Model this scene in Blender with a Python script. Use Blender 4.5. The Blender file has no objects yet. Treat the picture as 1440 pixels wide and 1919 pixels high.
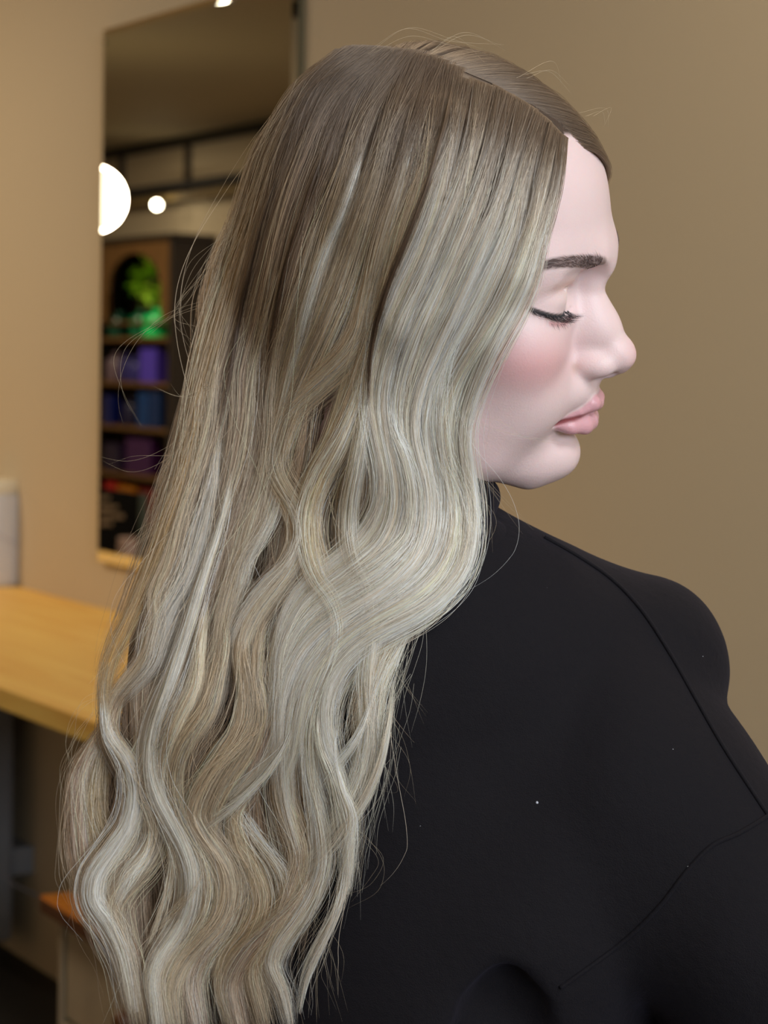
import bpy, bmesh, math, random
import numpy as np
from mathutils import Vector, Matrix, noise
from mathutils.bvhtree import BVHTree

C = bpy.context.scene.collection
R = math.radians
random.seed(7)
rng = np.random.default_rng(11)

# ------------------------------------------------------------------ camera
FPX = 4000.0
EYE = 1.30
PITCH, ROLL = R(3.85), R(1.18)
cam_d = bpy.data.cameras.new('camera')
cam_d.sensor_fit = 'HORIZONTAL'
cam_d.sensor_width = 24.0
cam_d.lens = 24.0 * FPX / 1440.0
cam_d.clip_start = 0.05
cam_d.dof.use_dof = True
cam_d.dof.focus_distance = 1.13
cam_d.dof.aperture_fstop = 10.0
cam = bpy.data.objects.new('camera', cam_d)
C.objects.link(cam)
cam.matrix_world = (Matrix.Translation((0, 0, EYE)) @ Matrix.Rotation(R(90) - PITCH, 4, 'X')
                    @ Matrix.Rotation(ROLL, 4, 'Z'))
bpy.context.scene.camera = cam
CR = np.array(cam.matrix_world.to_3x3())
CO = np.array([0, 0, EYE])


def ray(px, py):
    return CR @ np.array([(px - 720) / FPX, (959.5 - py) / FPX, -1.0])


def at(px, py, dep):
    """point seen at pixel (px, py) at camera depth dep (metres)"""
    return CO + ray(px, py) * dep


def px_of(P):
    q = (np.asarray(P) - CO) @ CR
    return np.stack([720 + FPX * q[..., 0] / -q[..., 2], 959.5 - FPX * q[..., 1] / -q[..., 2]], -1)


# ------------------------------------------------------------------ world and light
sc = bpy.context.scene
sc.view_settings.view_transform = 'Standard'
sc.view_settings.look = 'None'
sc.view_settings.gamma = 1.0
sc.view_settings.use_curve_mapping = False
sc.view_settings.exposure = 0.0
sc.cycles.max_bounces = 9
sc.cycles.transparent_max_bounces = 4
sc.cycles.transmission_bounces = 6
w = bpy.data.worlds.new('world')
sc.world = w
w.use_nodes = True
w.node_tree.nodes['Background'].inputs[0].default_value = (0.9, 0.95, 1.0, 1)
w.node_tree.nodes['Background'].inputs[1].default_value = 0.35

# wall frame: W_D runs along the mirror wall (away from camera), W_N points from the camera to the wall
_vd = ray(-1750, 640)
W_D = np.array([_vd[0], _vd[1], 0.0]); W_D /= np.linalg.norm(W_D)
W_N = np.array([W_D[1], -W_D[0], 0.0])
W_DIST = float(W_N @ (ray(50, 1105) * 4.6))
CEIL = 2.45
ROOM_W = 3.15                      # mirror wall to opposite wall
S0, S1 = -3.2, 13.0


def room(s, p, z):
    """s along the wall, p metres out of the mirror wall into the room, z up"""
    return CO * 0 + W_D * s + W_N * (W_DIST - p) + np.array([0, 0, z])


def area(name, loc, target, size, size_y, power, col):
    l = bpy.data.lights.new(name, 'AREA')
    l.shape = 'RECTANGLE'; l.size = size; l.size_y = size_y; l.energy = power; l.color = col
    o = bpy.data.objects.new(name, l); C.objects.link(o)
    o.location = loc
    o.rotation_euler = (Vector(target) - Vector(loc)).to_track_quat('-Z', 'Y').to_euler()
    return o


HEADC = Vector((0.05, 1.2, 1.36))
area('window_daylight', room(-3.0, 1.6, 1.95), room(1.0, 1.1, 1.30), 2.4, 0.9, 105, (0.78, 0.89, 1.0))
area('added_head_light', (0.75, 0.15, 2.32), HEADC, 0.8, 0.6, 18, (0.86, 0.94, 1.0))  # unseen lamp added above right to light the head with falloff


def point(name, loc, power, col, rad=0.05):
    l = bpy.data.lights.new(name, 'POINT'); l.energy = power; l.color = col; l.shadow_soft_size = rad
    o = bpy.data.objects.new(name, l); C.objects.link(o); o.location = loc
    return o


# ------------------------------------------------------------------ helpers
def srgb(r, g, b):
    f = lambda c: (c / 255.0 / 12.92) if c <= 10 else ((c / 255.0 + 0.055) / 1.055) ** 2.4
    return (f(r), f(g), f(b), 1.0)


def mat(name, col, rough=0.6, metal=0.0, bump=0.0, bscale=200.0, var=0.0, vscale=8.0, spec=0.5, sheen=0.0, emit=None, estr=1.0):
    m = bpy.data.materials.new(name); m.use_nodes = True
    nt = m.node_tree; b = nt.nodes['Principled BSDF']
    b.inputs['Base Color'].default_value = col
    b.inputs['Roughness'].default_value = rough
    b.inputs['Metallic'].default_value = metal
    b.inputs['Specular IOR Level'].default_value = spec
    b.inputs['Sheen Weight'].default_value = sheen
    tc = nt.nodes.new('ShaderNodeTexCoord')
    if var:
        n = nt.nodes.new('ShaderNodeTexNoise'); n.inputs['Scale'].default_value = vscale; n.inputs['Detail'].default_value = 4
        nt.links.new(tc.outputs['Object'], n.inputs['Vector'])
        mx = nt.nodes.new('ShaderNodeMix'); mx.data_type = 'RGBA'
        mx.inputs[6].default_value = tuple(c * (1 - var) for c in col[:3]) + (1,)
        mx.inputs[7].default_value = tuple(min(1, c * (1 + var)) for c in col[:3]) + (1,)
        nt.links.new(n.outputs['Fac'], mx.inputs[0]); nt.links.new(mx.outputs[2], b.inputs['Base Color'])
    if bump:
        n = nt.nodes.new('ShaderNodeTexNoise'); n.inputs['Scale'].default_value = bscale; n.inputs['Detail'].default_value = 3
        nt.links.new(tc.outputs['Object'], n.inputs['Vector'])
        bp = nt.nodes.new('ShaderNodeBump'); bp.inputs['Strength'].default_value = bump; bp.inputs['Distance'].default_value = 0.002
        nt.links.new(n.outputs['Fac'], bp.inputs['Height']); nt.links.new(bp.outputs[0], b.inputs['Normal'])
    if emit:
        b.inputs['Emission Color'].default_value = emit; b.inputs['Emission Strength'].default_value = estr
    return m


def link(name, me, m=None, parent=None, loc=None):
    o = bpy.data.objects.new(name, me); C.objects.link(o)
    if m is not None: me.materials.append(m)
    if loc is not None: o.location = loc
    if parent is not None:
        o.parent = parent
        if parent.type == 'EMPTY': o.matrix_parent_inverse = Matrix.Translation(-parent.location)
    return o


def tag(o, label, cat, group=None):
    o['label'] = label; o['category'] = cat
    if group: o['group'] = group
    return o


def empty(name, loc):
    o = bpy.data.objects.new(name, None); C.objects.link(o); o.location = loc; o.empty_display_size = 0.05
    return o


def pydata(name, verts, faces, smooth=False):
    me = bpy.data.meshes.new(name)
    me.from_pydata([tuple(map(float, v)) for v in verts], [], [tuple(map(int, f)) for f in faces])
    me.update()
    if smooth: me.shade_smooth()
    return me


def bm_mesh(name, bm, smooth=False):
    bmesh.ops.recalc_face_normals(bm, faces=bm.faces)
    me = bpy.data.meshes.new(name); bm.to_mesh(me); bm.free()
    if smooth: me.shade_smooth()
    return me


def rbox_bm(bm, s0, s1, p0, p1, z0, z1, bevel=0.004, seg=2):
    """box in room coordinates (s along the wall, p out of it)"""
    co = [room(s, p, z) for s in (s0, s1) for p in (p0, p1) for z in (z0, z1)]
    vs = [bm.verts.new(c) for c in co]
    fs = [(0, 1, 3, 2), (4, 6, 7, 5), (0, 4, 5, 1), (2, 3, 7, 6), (0, 2, 6, 4), (1, 5, 7, 3)]
    F = [bm.faces.new([vs[i] for i in f]) for f in fs]
    if bevel:
        es = list({e for f in F for e in f.edges})
        bmesh.ops.bevel(bm, geom=es, offset=bevel, segments=seg, affect='EDGES', profile=0.5)


def rbox(name, s0, s1, p0, p1, z0, z1, m, parent=None, bevel=0.004):
    bm = bmesh.new(); rbox_bm(bm, s0, s1, p0, p1, z0, z1, bevel)
    return link(name, bm_mesh(name, bm), m, parent)


def lathe(name, prof, centre, m, parent=None, seg=40):
    V, F = [], []
    n = len(prof)
    for i in range(seg):
        a = 2 * math.pi * i / seg
        for r, z in prof: V.append((centre[0] + r * math.cos(a), centre[1] + r * math.sin(a), centre[2] + z))
    for i in range(seg):
        j = (i + 1) % seg
        for k in range(n - 1): F.append((i * n + k, j * n + k, j * n + k + 1, i * n + k + 1))
    bm = bmesh.new()
    vs = [bm.verts.new(v) for v in V]
    for f in F: bm.faces.new([vs[i] for i in f])
    bmesh.ops.remove_doubles(bm, verts=bm.verts, dist=1e-6)
    bmesh.ops.dissolve_degenerate(bm, edges=bm.edges, dist=1e-7)
    return link(name, bm_mesh(name, bm, True), m, parent)


def tube(name, pts, r, m, parent=None, seg=8):
    pts = [np.asarray(p, float) for p in pts]
    V, F = [], []
    n = len(pts)
    for i, p in enumerate(pts):
        t = pts[min(i + 1, n - 1)] - pts[max(i - 1, 0)]; t /= np.linalg.norm(t)
        a = np.cross(t, [0.3, 0.2, 0.93]); a /= np.linalg.norm(a); b = np.cross(t, a)
        rr = r[i] if isinstance(r, (list, tuple)) else r
        for k in range(seg):
            u = 2 * math.pi * k / seg
            V.append(p + rr * (a * math.cos(u) + b * math.sin(u)))
    for i in range(n - 1):
        for k in range(seg):
            F.append((i * seg + k, i * seg + (k + 1) % seg, (i + 1) * seg + (k + 1) % seg, (i + 1) * seg + k))
    F.append(tuple(range(seg))[::-1]); F.append(tuple((n - 1) * seg + k for k in range(seg)))
    return link(name, pydata(name, V, F, True), m, parent)


def wall_hit(px, py, p=0.0):
    """(s, z) where pixel's ray meets the plane p metres in front of the mirror wall"""
    r = ray(px, py); t = (W_DIST - p) / (W_N @ r); P = CO + r * t
    return float(P @ W_D), float(P[2])


def virt(px, py, p):
    """room (s, z) of a thing p metres out of the wall that the mirror shows at this pixel"""
    r = ray(px, py); t = (W_DIST + p - MIR_P * 2) / (W_N @ r); P = CO + r * t
    return float(P @ W_D), float(P[2])


MIR_P = 0.018
# ------------------------------------------------------------------ room shell
M_wall = mat('beige_paint', srgb(195, 177, 149), 0.75, bump=0.15, bscale=140, var=0.03, vscale=1.5)
M_ceil = mat('cream_ceiling_paint', srgb(200, 180, 142), 0.7, bump=0.1, bscale=60)
M_floor = mat('black_floor', srgb(22, 20, 20), 0.6, bump=0.2, bscale=300)
M_dark = mat('dark_brown_wood', srgb(52, 38, 24), 0.5, var=0.3, vscale=14)


def struct(o):
    o['kind'] = 'structure'
    return o


struct(rbox('wall_right', S0, S1, -0.12, 0.0, -0.01, CEIL + 0.02, M_wall, bevel=0))
struct(rbox('wall_left', S0, S1, ROOM_W, ROOM_W + 0.12, -0.01, CEIL + 0.02, M_wall, bevel=0))
struct(rbox('wall_back', S1, S1 + 0.12, -0.12, ROOM_W + 0.12, -0.01, CEIL + 0.02, M_wall, bevel=0))
struct(rbox('floor', S0 - 0.1, S1 + 0.1, -0.12, ROOM_W + 0.12, -0.1, 0.0, M_floor, bevel=0))
struct(rbox('ceiling', S0 - 0.1, S1 + 0.1, -0.12, ROOM_W + 0.12, CEIL, CEIL + 0.1, M_ceil, bevel=0))
# window wall behind the camera: a wide opening with frame and glass
wb = bmesh.new()
for a in ((-0.12, 0.3, -0.01, CEIL), (2.9, ROOM_W + 0.12, -0.01, CEIL), (0.3, 2.9, -0.01, 0.7), (0.3, 2.9, 2.4, CEIL)):
    rbox_bm(wb, S0 - 0.12, S0, a[0], a[1], a[2], a[3], 0)
struct(link('wall_front', bm_mesh('wall_front', wb), M_wall))
M_frame = mat('white_window_frame', srgb(220, 220, 216), 0.4)
wf = bmesh.new()
for a in ((0.3, 0.36, 0.7, 2.4), (2.84, 2.9, 0.7, 2.4), (0.36, 2.84, 0.7, 0.76), (0.36, 2.84, 2.34, 2.4), (1.57, 1.63, 0.76, 2.34)):
    rbox_bm(wf, S0 - 0.09, S0 - 0.03, a[0], a[1], a[2], a[3], 0.004)
struct(link('window_1', bm_mesh('window_1', wf), M_frame))

# ------------------------------------------------------------------ wall mirror
sL, zB = wall_hit(181, 1052, MIR_P)
sL2, zT = wall_hit(187, 57, MIR_P)
sR, _ = wall_hit(553, 100, MIR_P)
sL = 0.5 * (sL + sL2)
M_glass = mat('mirror_glass', (0.86, 0.88, 0.84, 1), 0.0, 1.0)
M_edge = mat('mirror_glass_edge', srgb(92, 84, 62), 0.35, 0.2)
mir = empty('wall_mirror', room(sL, 0, zB))
tag(mir, 'tall rectangular mirror without a frame hanging on the beige wall beside the woman', 'mirror')
rbox('backing', sR, sL, 0.0, 0.012, zB, zT, M_edge, mir, 0)
bw = 0.013
V = [room(s, 0.013, z) for s, z in ((sR, zB), (sL, zB), (sL, zT), (sR, zT))]
V += [room(s, MIR_P, z) for s, z in ((sR + bw, zB + bw), (sL - bw, zB + bw), (sL - bw, zT - bw), (sR + bw, zT - bw))]
link('bevelled_edge', pydata('bevelled_edge', V, [(0, 1, 5, 4), (1, 2, 6, 5), (2, 3, 7, 6), (3, 0, 4, 7)]), M_glass, mir)
link('mirror_glass', pydata('mirror_glass', V[4:], [(0, 1, 2, 3)]), M_glass, mir)

# ------------------------------------------------------------------ wooden counter
sA, zC = wall_hit(60, 1105, 0)
r0 = ray(95, 1322); tt = (zC - EYE) / r0[2]; pf = W_DIST - float(W_N @ (r0 * tt))
M_wood = bpy.data.materials.new('honey_wood'); M_wood.use_nodes = True


def wood_nodes(m, c1, c2, rough=0.35):
    nt = m.node_tree; b = nt.nodes['Principled BSDF']; b.inputs['Roughness'].default_value = rough
    tc = nt.nodes.new('ShaderNodeTexCoord'); mp = nt.nodes.new('ShaderNodeMapping')
    ang = math.atan2(W_D[1], W_D[0])
    mp.inputs['Rotation'].default_value = (0, 0, -ang)
    mp2 = nt.nodes.new('ShaderNodeMapping'); mp2.inputs['Scale'].default_value = (1.2, 14, 14)
    n = nt.nodes.new('ShaderNodeTexNoise'); n.inputs['Scale'].default_value = 2.2; n.inputs['Detail'].default_value = 6; n.inputs['Distortion'].default_value = 0.6
    rp = nt.nodes.new('ShaderNodeValToRGB')
    rp.color_ramp.elements[0].position = 0.3; rp.color_ramp.elements[0].color = c1
    rp.color_ramp.elements[1].position = 0.72; rp.color_ramp.elements[1].color = c2
    nt.links.new(tc.outputs['Object'], mp.inputs[0]); nt.links.new(mp.outputs[0], mp2.inputs[0])
    nt.links.new(mp2.outputs[0], n.inputs['Vector']); nt.links.new(n.outputs['Fac'], rp.inputs[0])
    nt.links.new(rp.outputs[0], b.inputs['Base Color'])


wood_nodes(M_wood, srgb(232, 176, 82), srgb(250, 208, 112), 0.5)
M_wood_d = mat('shadowed_end_grain', srgb(150, 96, 30), 0.5, var=0.15, vscale=20)
ctr = empty('wooden_counter', room(sA, 0, 0))
tag(ctr, 'honey-coloured wooden counter shelf fixed along the wall below the mirror', 'counter')
cs1 = wall_hit(-260, 1105)[0]
cs0 = 2.35
TH = 0.034
rbox('worktop', cs0, cs1, 0.0, pf, zC - TH, zC, M_wood, ctr, 0.003)
for s in (cs0 + 0.3, cs1 - 0.3):
    bm = bmesh.new()
    rbox_bm(bm, s, s + 0.03, 0.0, 0.02, zC - TH - 0.22, zC - TH, 0.002)
    rbox_bm(bm, s, s + 0.03, 0.02, pf * 0.75, zC - TH - 0.02, zC - TH, 0.002)
    link('bracket', bm_mesh('bracket', bm), mat('black_steel', srgb(20, 20, 20), 0.4, 0.8), ctr)

# white canister standing at the left end of the counter
cz = zC
r0 = ray(5, 1108); t0 = (cz - EYE) / r0[2]
rc = ray(-20, 1095); t0 = (cz - EYE) / rc[2]; cc = CO + rc * t0
cdep = t0
rad = 62.0 / FPX * cdep
hh = (1100 - 903) / FPX * cdep
cc = at(43, 1000, cdep); cc = np.array([cc[0] - rad, cc[1], cz])
M_white = mat('white_plastic', srgb(206, 204, 204), 0.35)
M_cream = mat('cream_plastic_lid', srgb(225, 215, 190), 0.3)
can = empty('canister', cc)
tag(can, 'white plastic canister with a cream lid at the left end of the wooden counter', 'canister')
hb = hh * 0.87
lathe('body', [(0.0, 0.0), (rad * 0.92, 0.0), (rad * 0.97, 0.004), (rad, 0.02), (rad, hb - 0.006), (rad * 0.97, hb), (0.0, hb)], cc, M_white, can, 56)
lathe('lid', [(0.0, hb), (rad * 0.93, hb), (rad * 0.93, hh - 0.012), (rad * 0.88, hh - 0.002), (rad * 0.8, hh), (0.0, hh)], cc, M_cream, can, 56)
hp = []
for k in range(15):
    a = math.pi * k / 14
    hp.append(cc + np.array([rad * 1.03 * math.cos(a - 1.35), rad * 1.03 * math.sin(a - 1.35) * 1.0, hb * 0.62 - 0.045 * math.sin(a)]))
tube('handle', hp, 0.0016, mat('pale_wire', srgb(190, 184, 190), 0.4), can)

# ------------------------------------------------------------------ small cabinet on the floor below the counter
# its top corner is at pixel (75, 1680); front edge runs to (210, 1760); far edge runs to (150, 1641)
zK = 0.50
def on_plane(px, py, z):
    r = ray(px, py); t = (z - EYE) / r[2]; return CO + r * t
kc = on_plane(74, 1677, zK)
ke = on_plane(205, 1757, zK) - kc; ke /= np.linalg.norm(ke)
kf = on_plane(150, 1641, zK) - kc; kf /= np.linalg.norm(kf)
kf = kf - ke * (kf @ ke); kf /= np.linalg.norm(kf)
KW, KD = 0.55, 0.36
M_kwood = mat('orange_pine', srgb(206, 128, 44), 0.4, var=0.2, vscale=9)
M_kedge = mat('dark_varnished_edge', srgb(92, 52, 20), 0.45, var=0.2, vscale=20)
M_kw = mat('distressed_cream_paint', srgb(170, 152, 128), 0.7, var=0.18, vscale=16, bump=0.4, bscale=60)
M_kg = mat('worn_green_paint', srgb(96, 108, 96), 0.7, var=0.3, vscale=30)


def kbox_bm(bm, a0, a1, b0, b1, z0, z1, bevel=0.003):
    co = [kc * np.array([1, 1, 0]) + ke * a + kf * b + np.array([0, 0, z]) for a in (a0, a1) for b in (b0, b1) for z in (z0, z1)]
    vs = [bm.verts.new(c) for c in co]
    F = [bm.faces.new([vs[i] for i in f]) for f in [(0, 1, 3, 2), (4, 6, 7, 5), (0, 4, 5, 1), (2, 3, 7, 6), (0, 2, 6, 4), (1, 5, 7, 3)]]
    if bevel: bmesh.ops.bevel(bm, geom=list({e for f in F for e in f.edges}), offset=bevel, segments=2, affect='EDGES')


def kbox(name, a0, a1, b0, b1, z0, z1, m, par, bevel=0.003):
    bm = bmesh.new(); kbox_bm(bm, a0, a1, b0, b1, z0, z1, bevel)
    return link(name, bm_mesh(name, bm), m, par)


kab = empty('small_cabinet', kc * np.array([1, 1, 0]))
tag(kab, 'small distressed cream cabinet with an orange wooden top on the floor below the counter', 'cabinet')
kbox('cabinet_top', 0, KW, 0, KD, zK - 0.006, zK, M_kwood, kab, 0.002)
kbox('top_edge', 0, KW, 0, KD, zK - 0.026, zK - 0.0061, M_kedge, kab, 0.002)
IN = 0.022
bm = bmesh.new()
kbox_bm(bm, IN, KW - IN, IN + 0.012, KD - IN, 0.03, zK - 0.0261, 0.002)
link('body', bm_mesh('body', bm), M_kw, kab)
bm = bmesh.new()
kbox_bm(bm, IN, IN + 0.018, IN, IN + 0.012, 0.03, zK - 0.0262)
kbox_bm(bm, KW - IN - 0.04, KW - IN, IN, IN + 0.012, 0.03, zK - 0.0262)
kbox_bm(bm, IN + 0.018, KW - IN - 0.04, IN, IN + 0.012, 0.30, 0.315)
link('front_frame', bm_mesh('front_frame', bm), M_kw, kab)
dr = kbox('drawer', IN + 0.027, KW - IN - 0.045, IN + 0.002, IN + 0.0125, 0.322, zK - 0.034, M_kw, kab)
dr2 = kbox('door', IN + 0.027, KW - IN - 0.045, IN + 0.002, IN + 0.0125, 0.05, 0.292, M_kw, kab)
kbox('worn_stripe', IN + 0.0185, IN + 0.0265, IN + 0.004, IN + 0.0127, 0.315, zK - 0.03, M_kg, kab, 0.001)
for a in (IN, KW - IN - 0.04):
    for b in (IN + 0.012, KD - IN - 0.04):
        kbox('leg', a, a + 0.04, b, b + 0.04, 0.0, 0.0299, M_kw, kab)
kn = kc * np.array([1, 1, 0]) + ke * (KW * 0.55) + kf * (IN - 0.014) + np.array([0, 0, 0.39])
bm = bmesh.new(); bmesh.ops.create_uvsphere(bm, u_segments=16, v_segments=10, radius=0.016, matrix=Matrix.Translation(Vector(kn)))
link('knob', bm_mesh('knob', bm, True), M_kedge, dr)

# pale post at the far left under the counter (a wall-hung radiator end)
M_rad = mat('grey_white_enamel', srgb(120, 120, 124), 0.45)
s_r, z_r = wall_hit(-14, 1500, 0.10)
rad_e = empty('radiator', room(s_r, 0, 0.12))
tag(rad_e, 'grey white panel radiator on the wall under the left end of the counter', 'radiator')
for k in range(8):
    rbox('fin', s_r + 0.062 * k, s_r + 0.062 * k + 0.056, 0.05, 0.11, 0.06, zC - TH - 0.07, M_rad, rad_e, 0.012)
rbox('back_rail', s_r + 0.01, s_r + 0.47, 0.0, 0.05, 0.2, 0.26, M_rad, rad_e, 0.004)
rbox('back_rail', s_r + 0.01, s_r + 0.47, 0.0, 0.05, zC - TH - 0.2, zC - TH - 0.14, M_rad, rad_e, 0.004)
tube('power_cord', [at(-60, 1560, 3.9), at(0, 1635, 3.86), at(30, 1660, 3.84), at(75, 1680, 3.82), at(120, 1700, 3.9)], 0.002, mat('grey_cord', srgb(120, 118, 125), 0.5), None)
tag(bpy.data.objects['power_cord'], 'thin grey cord hanging slack beneath the left end of the counter', 'cord')

# ------------------------------------------------------------------ what the mirror shows (real things along the opposite side)
# ceiling line, dark rail and a beam on the opposite wall
s_a, z_a = virt(350, 348, ROOM_W - 0.05)
M_track = mat('black_rail', srgb(32, 28, 20), 0.5)
struct(rbox('trim_1', S0, S1, ROOM_W - 0.06, ROOM_W, CEIL - 0.045, CEIL, M_track, bevel=0))
bm = bmesh.new(); rbox_bm(bm, 6.0, S1, ROOM_W - 0.07, ROOM_W - 0.03, z_a - 0.02, z_a + 0.025, 0.003)
rl = empty('wall_rail', room(9.0, ROOM_W, z_a))
tag(rl, 'long dark wall rail seen in the mirror above the tall cabinet', 'rail')
link('bar', bm_mesh('bar', bm), mat('slate_rail', srgb(46, 44, 44), 0.4), rl)
rbox('ledge', 6.0, S1, ROOM_W - 0.12, ROOM_W, z_a - 0.075, z_a - 0.045, mat('tan_ledge', srgb(128, 106, 66), 0.6), rl)
for s in (7.4, 8.2, 9.0, 9.8, 10.6, 11.4, 12.2):
    rbox('bracket', s, s + 0.03, ROOM_W - 0.03, ROOM_W, z_a - 0.045, CEIL - 0.046, M_dark, rl, 0.002)

# tall cabinet
PC = 0.24
PF = ROOM_W - PC
sc0, zCt = virt(322, 448, PF)
sc1 = virt(150, 448, PF)[0]
cab = empty('tall_shelf_cabinet', room(sc0, ROOM_W, 0))
tag(cab, 'tall dark wooden shelf cabinet with an arched niche, reflected in the mirror', 'cabinet')
M_cab = mat('walnut_cabinet', srgb(112, 78, 40), 0.5, var=0.3, vscale=10)
rbox('side_panel', sc0, sc0 + 0.03, PF, ROOM_W, 0, zCt, M_dark, cab)
rbox('side_panel', sc1 - 0.03, sc1, PF, ROOM_W, 0, zCt, M_dark, cab)
rbox('back_panel', sc0 + 0.03, sc1 - 0.03, ROOM_W - 0.02, ROOM_W, 0, zCt, M_dark, cab)
rbox('cabinet_top', sc0 - 0.02, sc1 + 0.02, PF - 0.02, ROOM_W, zCt, zCt + 0.03, M_dark, cab)
sA0 = virt(318, 500, PF)[0]; sB0 = virt(190, 500, PF)[0]
shelf_z = [virt(250, y, PF)[1] for y in (632, 716, 800, 890, 980)]
# arch face board
zA1 = virt(250, 600, PF)[1]
ac = virt(250, 545, PF); aR = 0.5 * (virt(200, 545, PF)[0] - virt(300, 545, PF)[0])
zApex = virt(250, 474, PF)[1]
N = 24
V, F = [], []
for pz in (PF, PF + 0.018):
    for k in range(N + 1):
        a = math.pi * k / N
        V.append(room(ac[0] + aR * math.cos(a), pz, ac[1] + (zApex - ac[1]) * math.sin(a)))
    for k in range(N + 1):
        u = k / N
        ex = (sc1 - 0.03) + (sc0 + 0.03 - sc1 + 0.03) * u
        V.append(room(ex, pz, zCt))
    V.append(room(sc1 - 0.03, pz, zA1)); V.append(room(sc0 + 0.03, pz, zA1)); V.append(room(ac[0] + aR, pz, zA1)); V.append(room(ac[0] - aR, pz, zA1))
o2 = 2 * (N + 1) + 4
for off in (0, o2):
    for k in range(N): F.append((off + k, off + k + 1, off + N + 1 + k + 1, off + N + 1 + k))
    F.append((off, off + N + 1, off + 2 * N + 2, off + 2 * N + 4)); F.append((off + N, off + 2 * N + 5, off + 2 * N + 3, off + 2 * N + 1))
for k in range(N): F.append((k, k + 1, o2 + k + 1, o2 + k))
link('arch_board', pydata('arch_board', V, F), M_cab, cab)
for z in shelf_z:
    rbox('shelf', sc0 + 0.03, sc1 - 0.03, PF, ROOM_W - 0.02, z - 0.022, z, M_cab, cab)
rbox('plinth', sc0 + 0.03, sc1 - 0.03, PF, ROOM_W - 0.02, 0, 0.1, M_dark, cab)


def cabitem(name, x0, x1, y0, base, col, label, cat, depth=0.07, group=None, kind='box', rough=0.3):
    sa = virt(x0, y0, PF + 0.03)[0]; sb = virt(x1, y0, PF + 0.03)[0]
    zt = virt(0.5 * (x0 + x1), y0, PF + 0.03)[1]
    m = mat(name + '_' + cat.replace(' ', '_'), col, rough)
    if kind == 'box':
        e = empty(name, room(0.5 * (sa + sb), PF + 0.06, base))
        rbox('carton', min(sa, sb), max(sa, sb), PF + 0.03, PF + 0.03 + depth, base + 0.0005, zt, m, e, 0.004)
        lidz = zt
        rbox('flap', min(sa, sb) + 0.004, max(sa, sb) - 0.004, PF + 0.034, PF + 0.026 + depth, lidz, lidz + 0.004, m, e, 0.001)
    else:
        c = room(0.5 * (sa + sb), PF + 0.03 + abs(sa - sb) / 2, base + 0.0005); r = abs(sa - sb) / 2; h = zt - base
        e = empty(name, c)
        lathe('body', [(0, 0), (r * 0.95, 0), (r, 0.006), (r, h * 0.72), (r * 0.9, h * 0.78), (r * 0.4, h * 0.82), (0, h * 0.82)], c, m, e, 24)
        lathe('cap', [(0, h * 0.82), (r * 0.42, h * 0.82), (r * 0.42, h), (0, h)], c, m, e, 24)
    tag(e, label, cat, group)
    return e


B = shelf_z
cabitem('bottle', 258, 286, 578, B[0], srgb(30, 240, 130), 'bright green bottle on the top cabinet shelf under the plant', 'bottle', kind='b')
cabitem('bottle', 236, 256, 580, B[0], srgb(10, 110, 70), 'dark green bottle beside the bright green one', 'bottle', kind='b')
cabitem('bottle', 196, 214, 584, B[0], srgb(8, 70, 50), 'darkest green bottle at the left of the top shelf', 'bottle', kind='b')
cabitem('carton', 262, 292, 655, B[1], srgb(84, 64, 190), 'violet carton on the second cabinet shelf', 'carton')
cabitem('bottle', 234, 250, 668, B[1], srgb(54, 50, 120), 'dark violet bottle left of the violet carton', 'bottle', kind='b')
cabitem('bottle', 218, 232, 662, B[1], srgb(44, 40, 100), 'slim indigo bottle on the second cabinet shelf', 'bottle', kind='b')
cabitem('bottle', 192, 210, 660, B[1], srgb(110, 90, 100), 'pale mauve bottle at the left of the second shelf', 'bottle', kind='b')
cabitem('carton', 258, 276, 736, B[2], srgb(10, 60, 120), 'blue carton on the third cabinet shelf', 'carton')
cabitem('carton', 278, 300, 732, B[2], srgb(8, 44, 96), 'dark blue carton right of the blue one', 'carton')
cabitem('carton', 192, 206, 742, B[2], srgb(14, 24, 90), 'navy carton at the left of the third shelf', 'carton')
cabitem('bottle', 222, 240, 745, B[2], srgb(30, 28, 60), 'near-black bottle in the middle of the third shelf', 'bottle', kind='b')
cabitem('carton', 236, 282, 824, B[3], srgb(66, 24, 78), 'purple carton on the fourth cabinet shelf', 'carton')
cabitem('carton', 194, 222, 832, B[3], srgb(34, 18, 50), 'dark plum carton left of the purple one', 'carton')
cabitem('carton', 196, 216, 902, B[4], srgb(190, 12, 10), 'bright red carton on the lowest cabinet shelf', 'carton')
cabitem('carton', 219, 252, 912, B[4], srgb(186, 110, 10), 'orange yellow carton right of the bright red one', 'carton')
cabitem('carton', 262, 292, 918, B[4], srgb(120, 14, 18), 'dark red carton at the right of the lowest shelf', 'carton')

# leafy plant in the arch
pc = room(virt(248, 520, PF)[0], PF + 0.11, 0)
pz0 = zA1 - 0.02
rbox('shelf', sc0 + 0.03, sc1 - 0.03, PF + 0.019, ROOM_W - 0.02, zA1 - 0.02, zA1 - 0.004, M_cab, cab)
pl = empty('potted_plant', (pc[0], pc[1], zA1 - 0.004))
tag(pl, 'bright green leafy plant inside the arched niche of the tall cabinet', 'plant')
lathe('pot', [(0, 0), (0.04, 0), (0.05, 0.06), (0.052, 0.065), (0, 0.065)], (pc[0], pc[1], zA1 - 0.004), mat('dark_pot', srgb(30, 34, 26), 0.5), pl, 24)
leafm = mat('bright_leaf', srgb(170, 220, 60), 0.4, var=0.35, vscale=30)
lv = [(0, 0, 0), (0.35, 0.22, 0.04), (0.75, 0.2, 0.02), (1.1, 0, -0.08), (0.75, -0.2, 0.02), (0.35, -0.22, 0.04), (0.5, 0, -0.04)]
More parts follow.
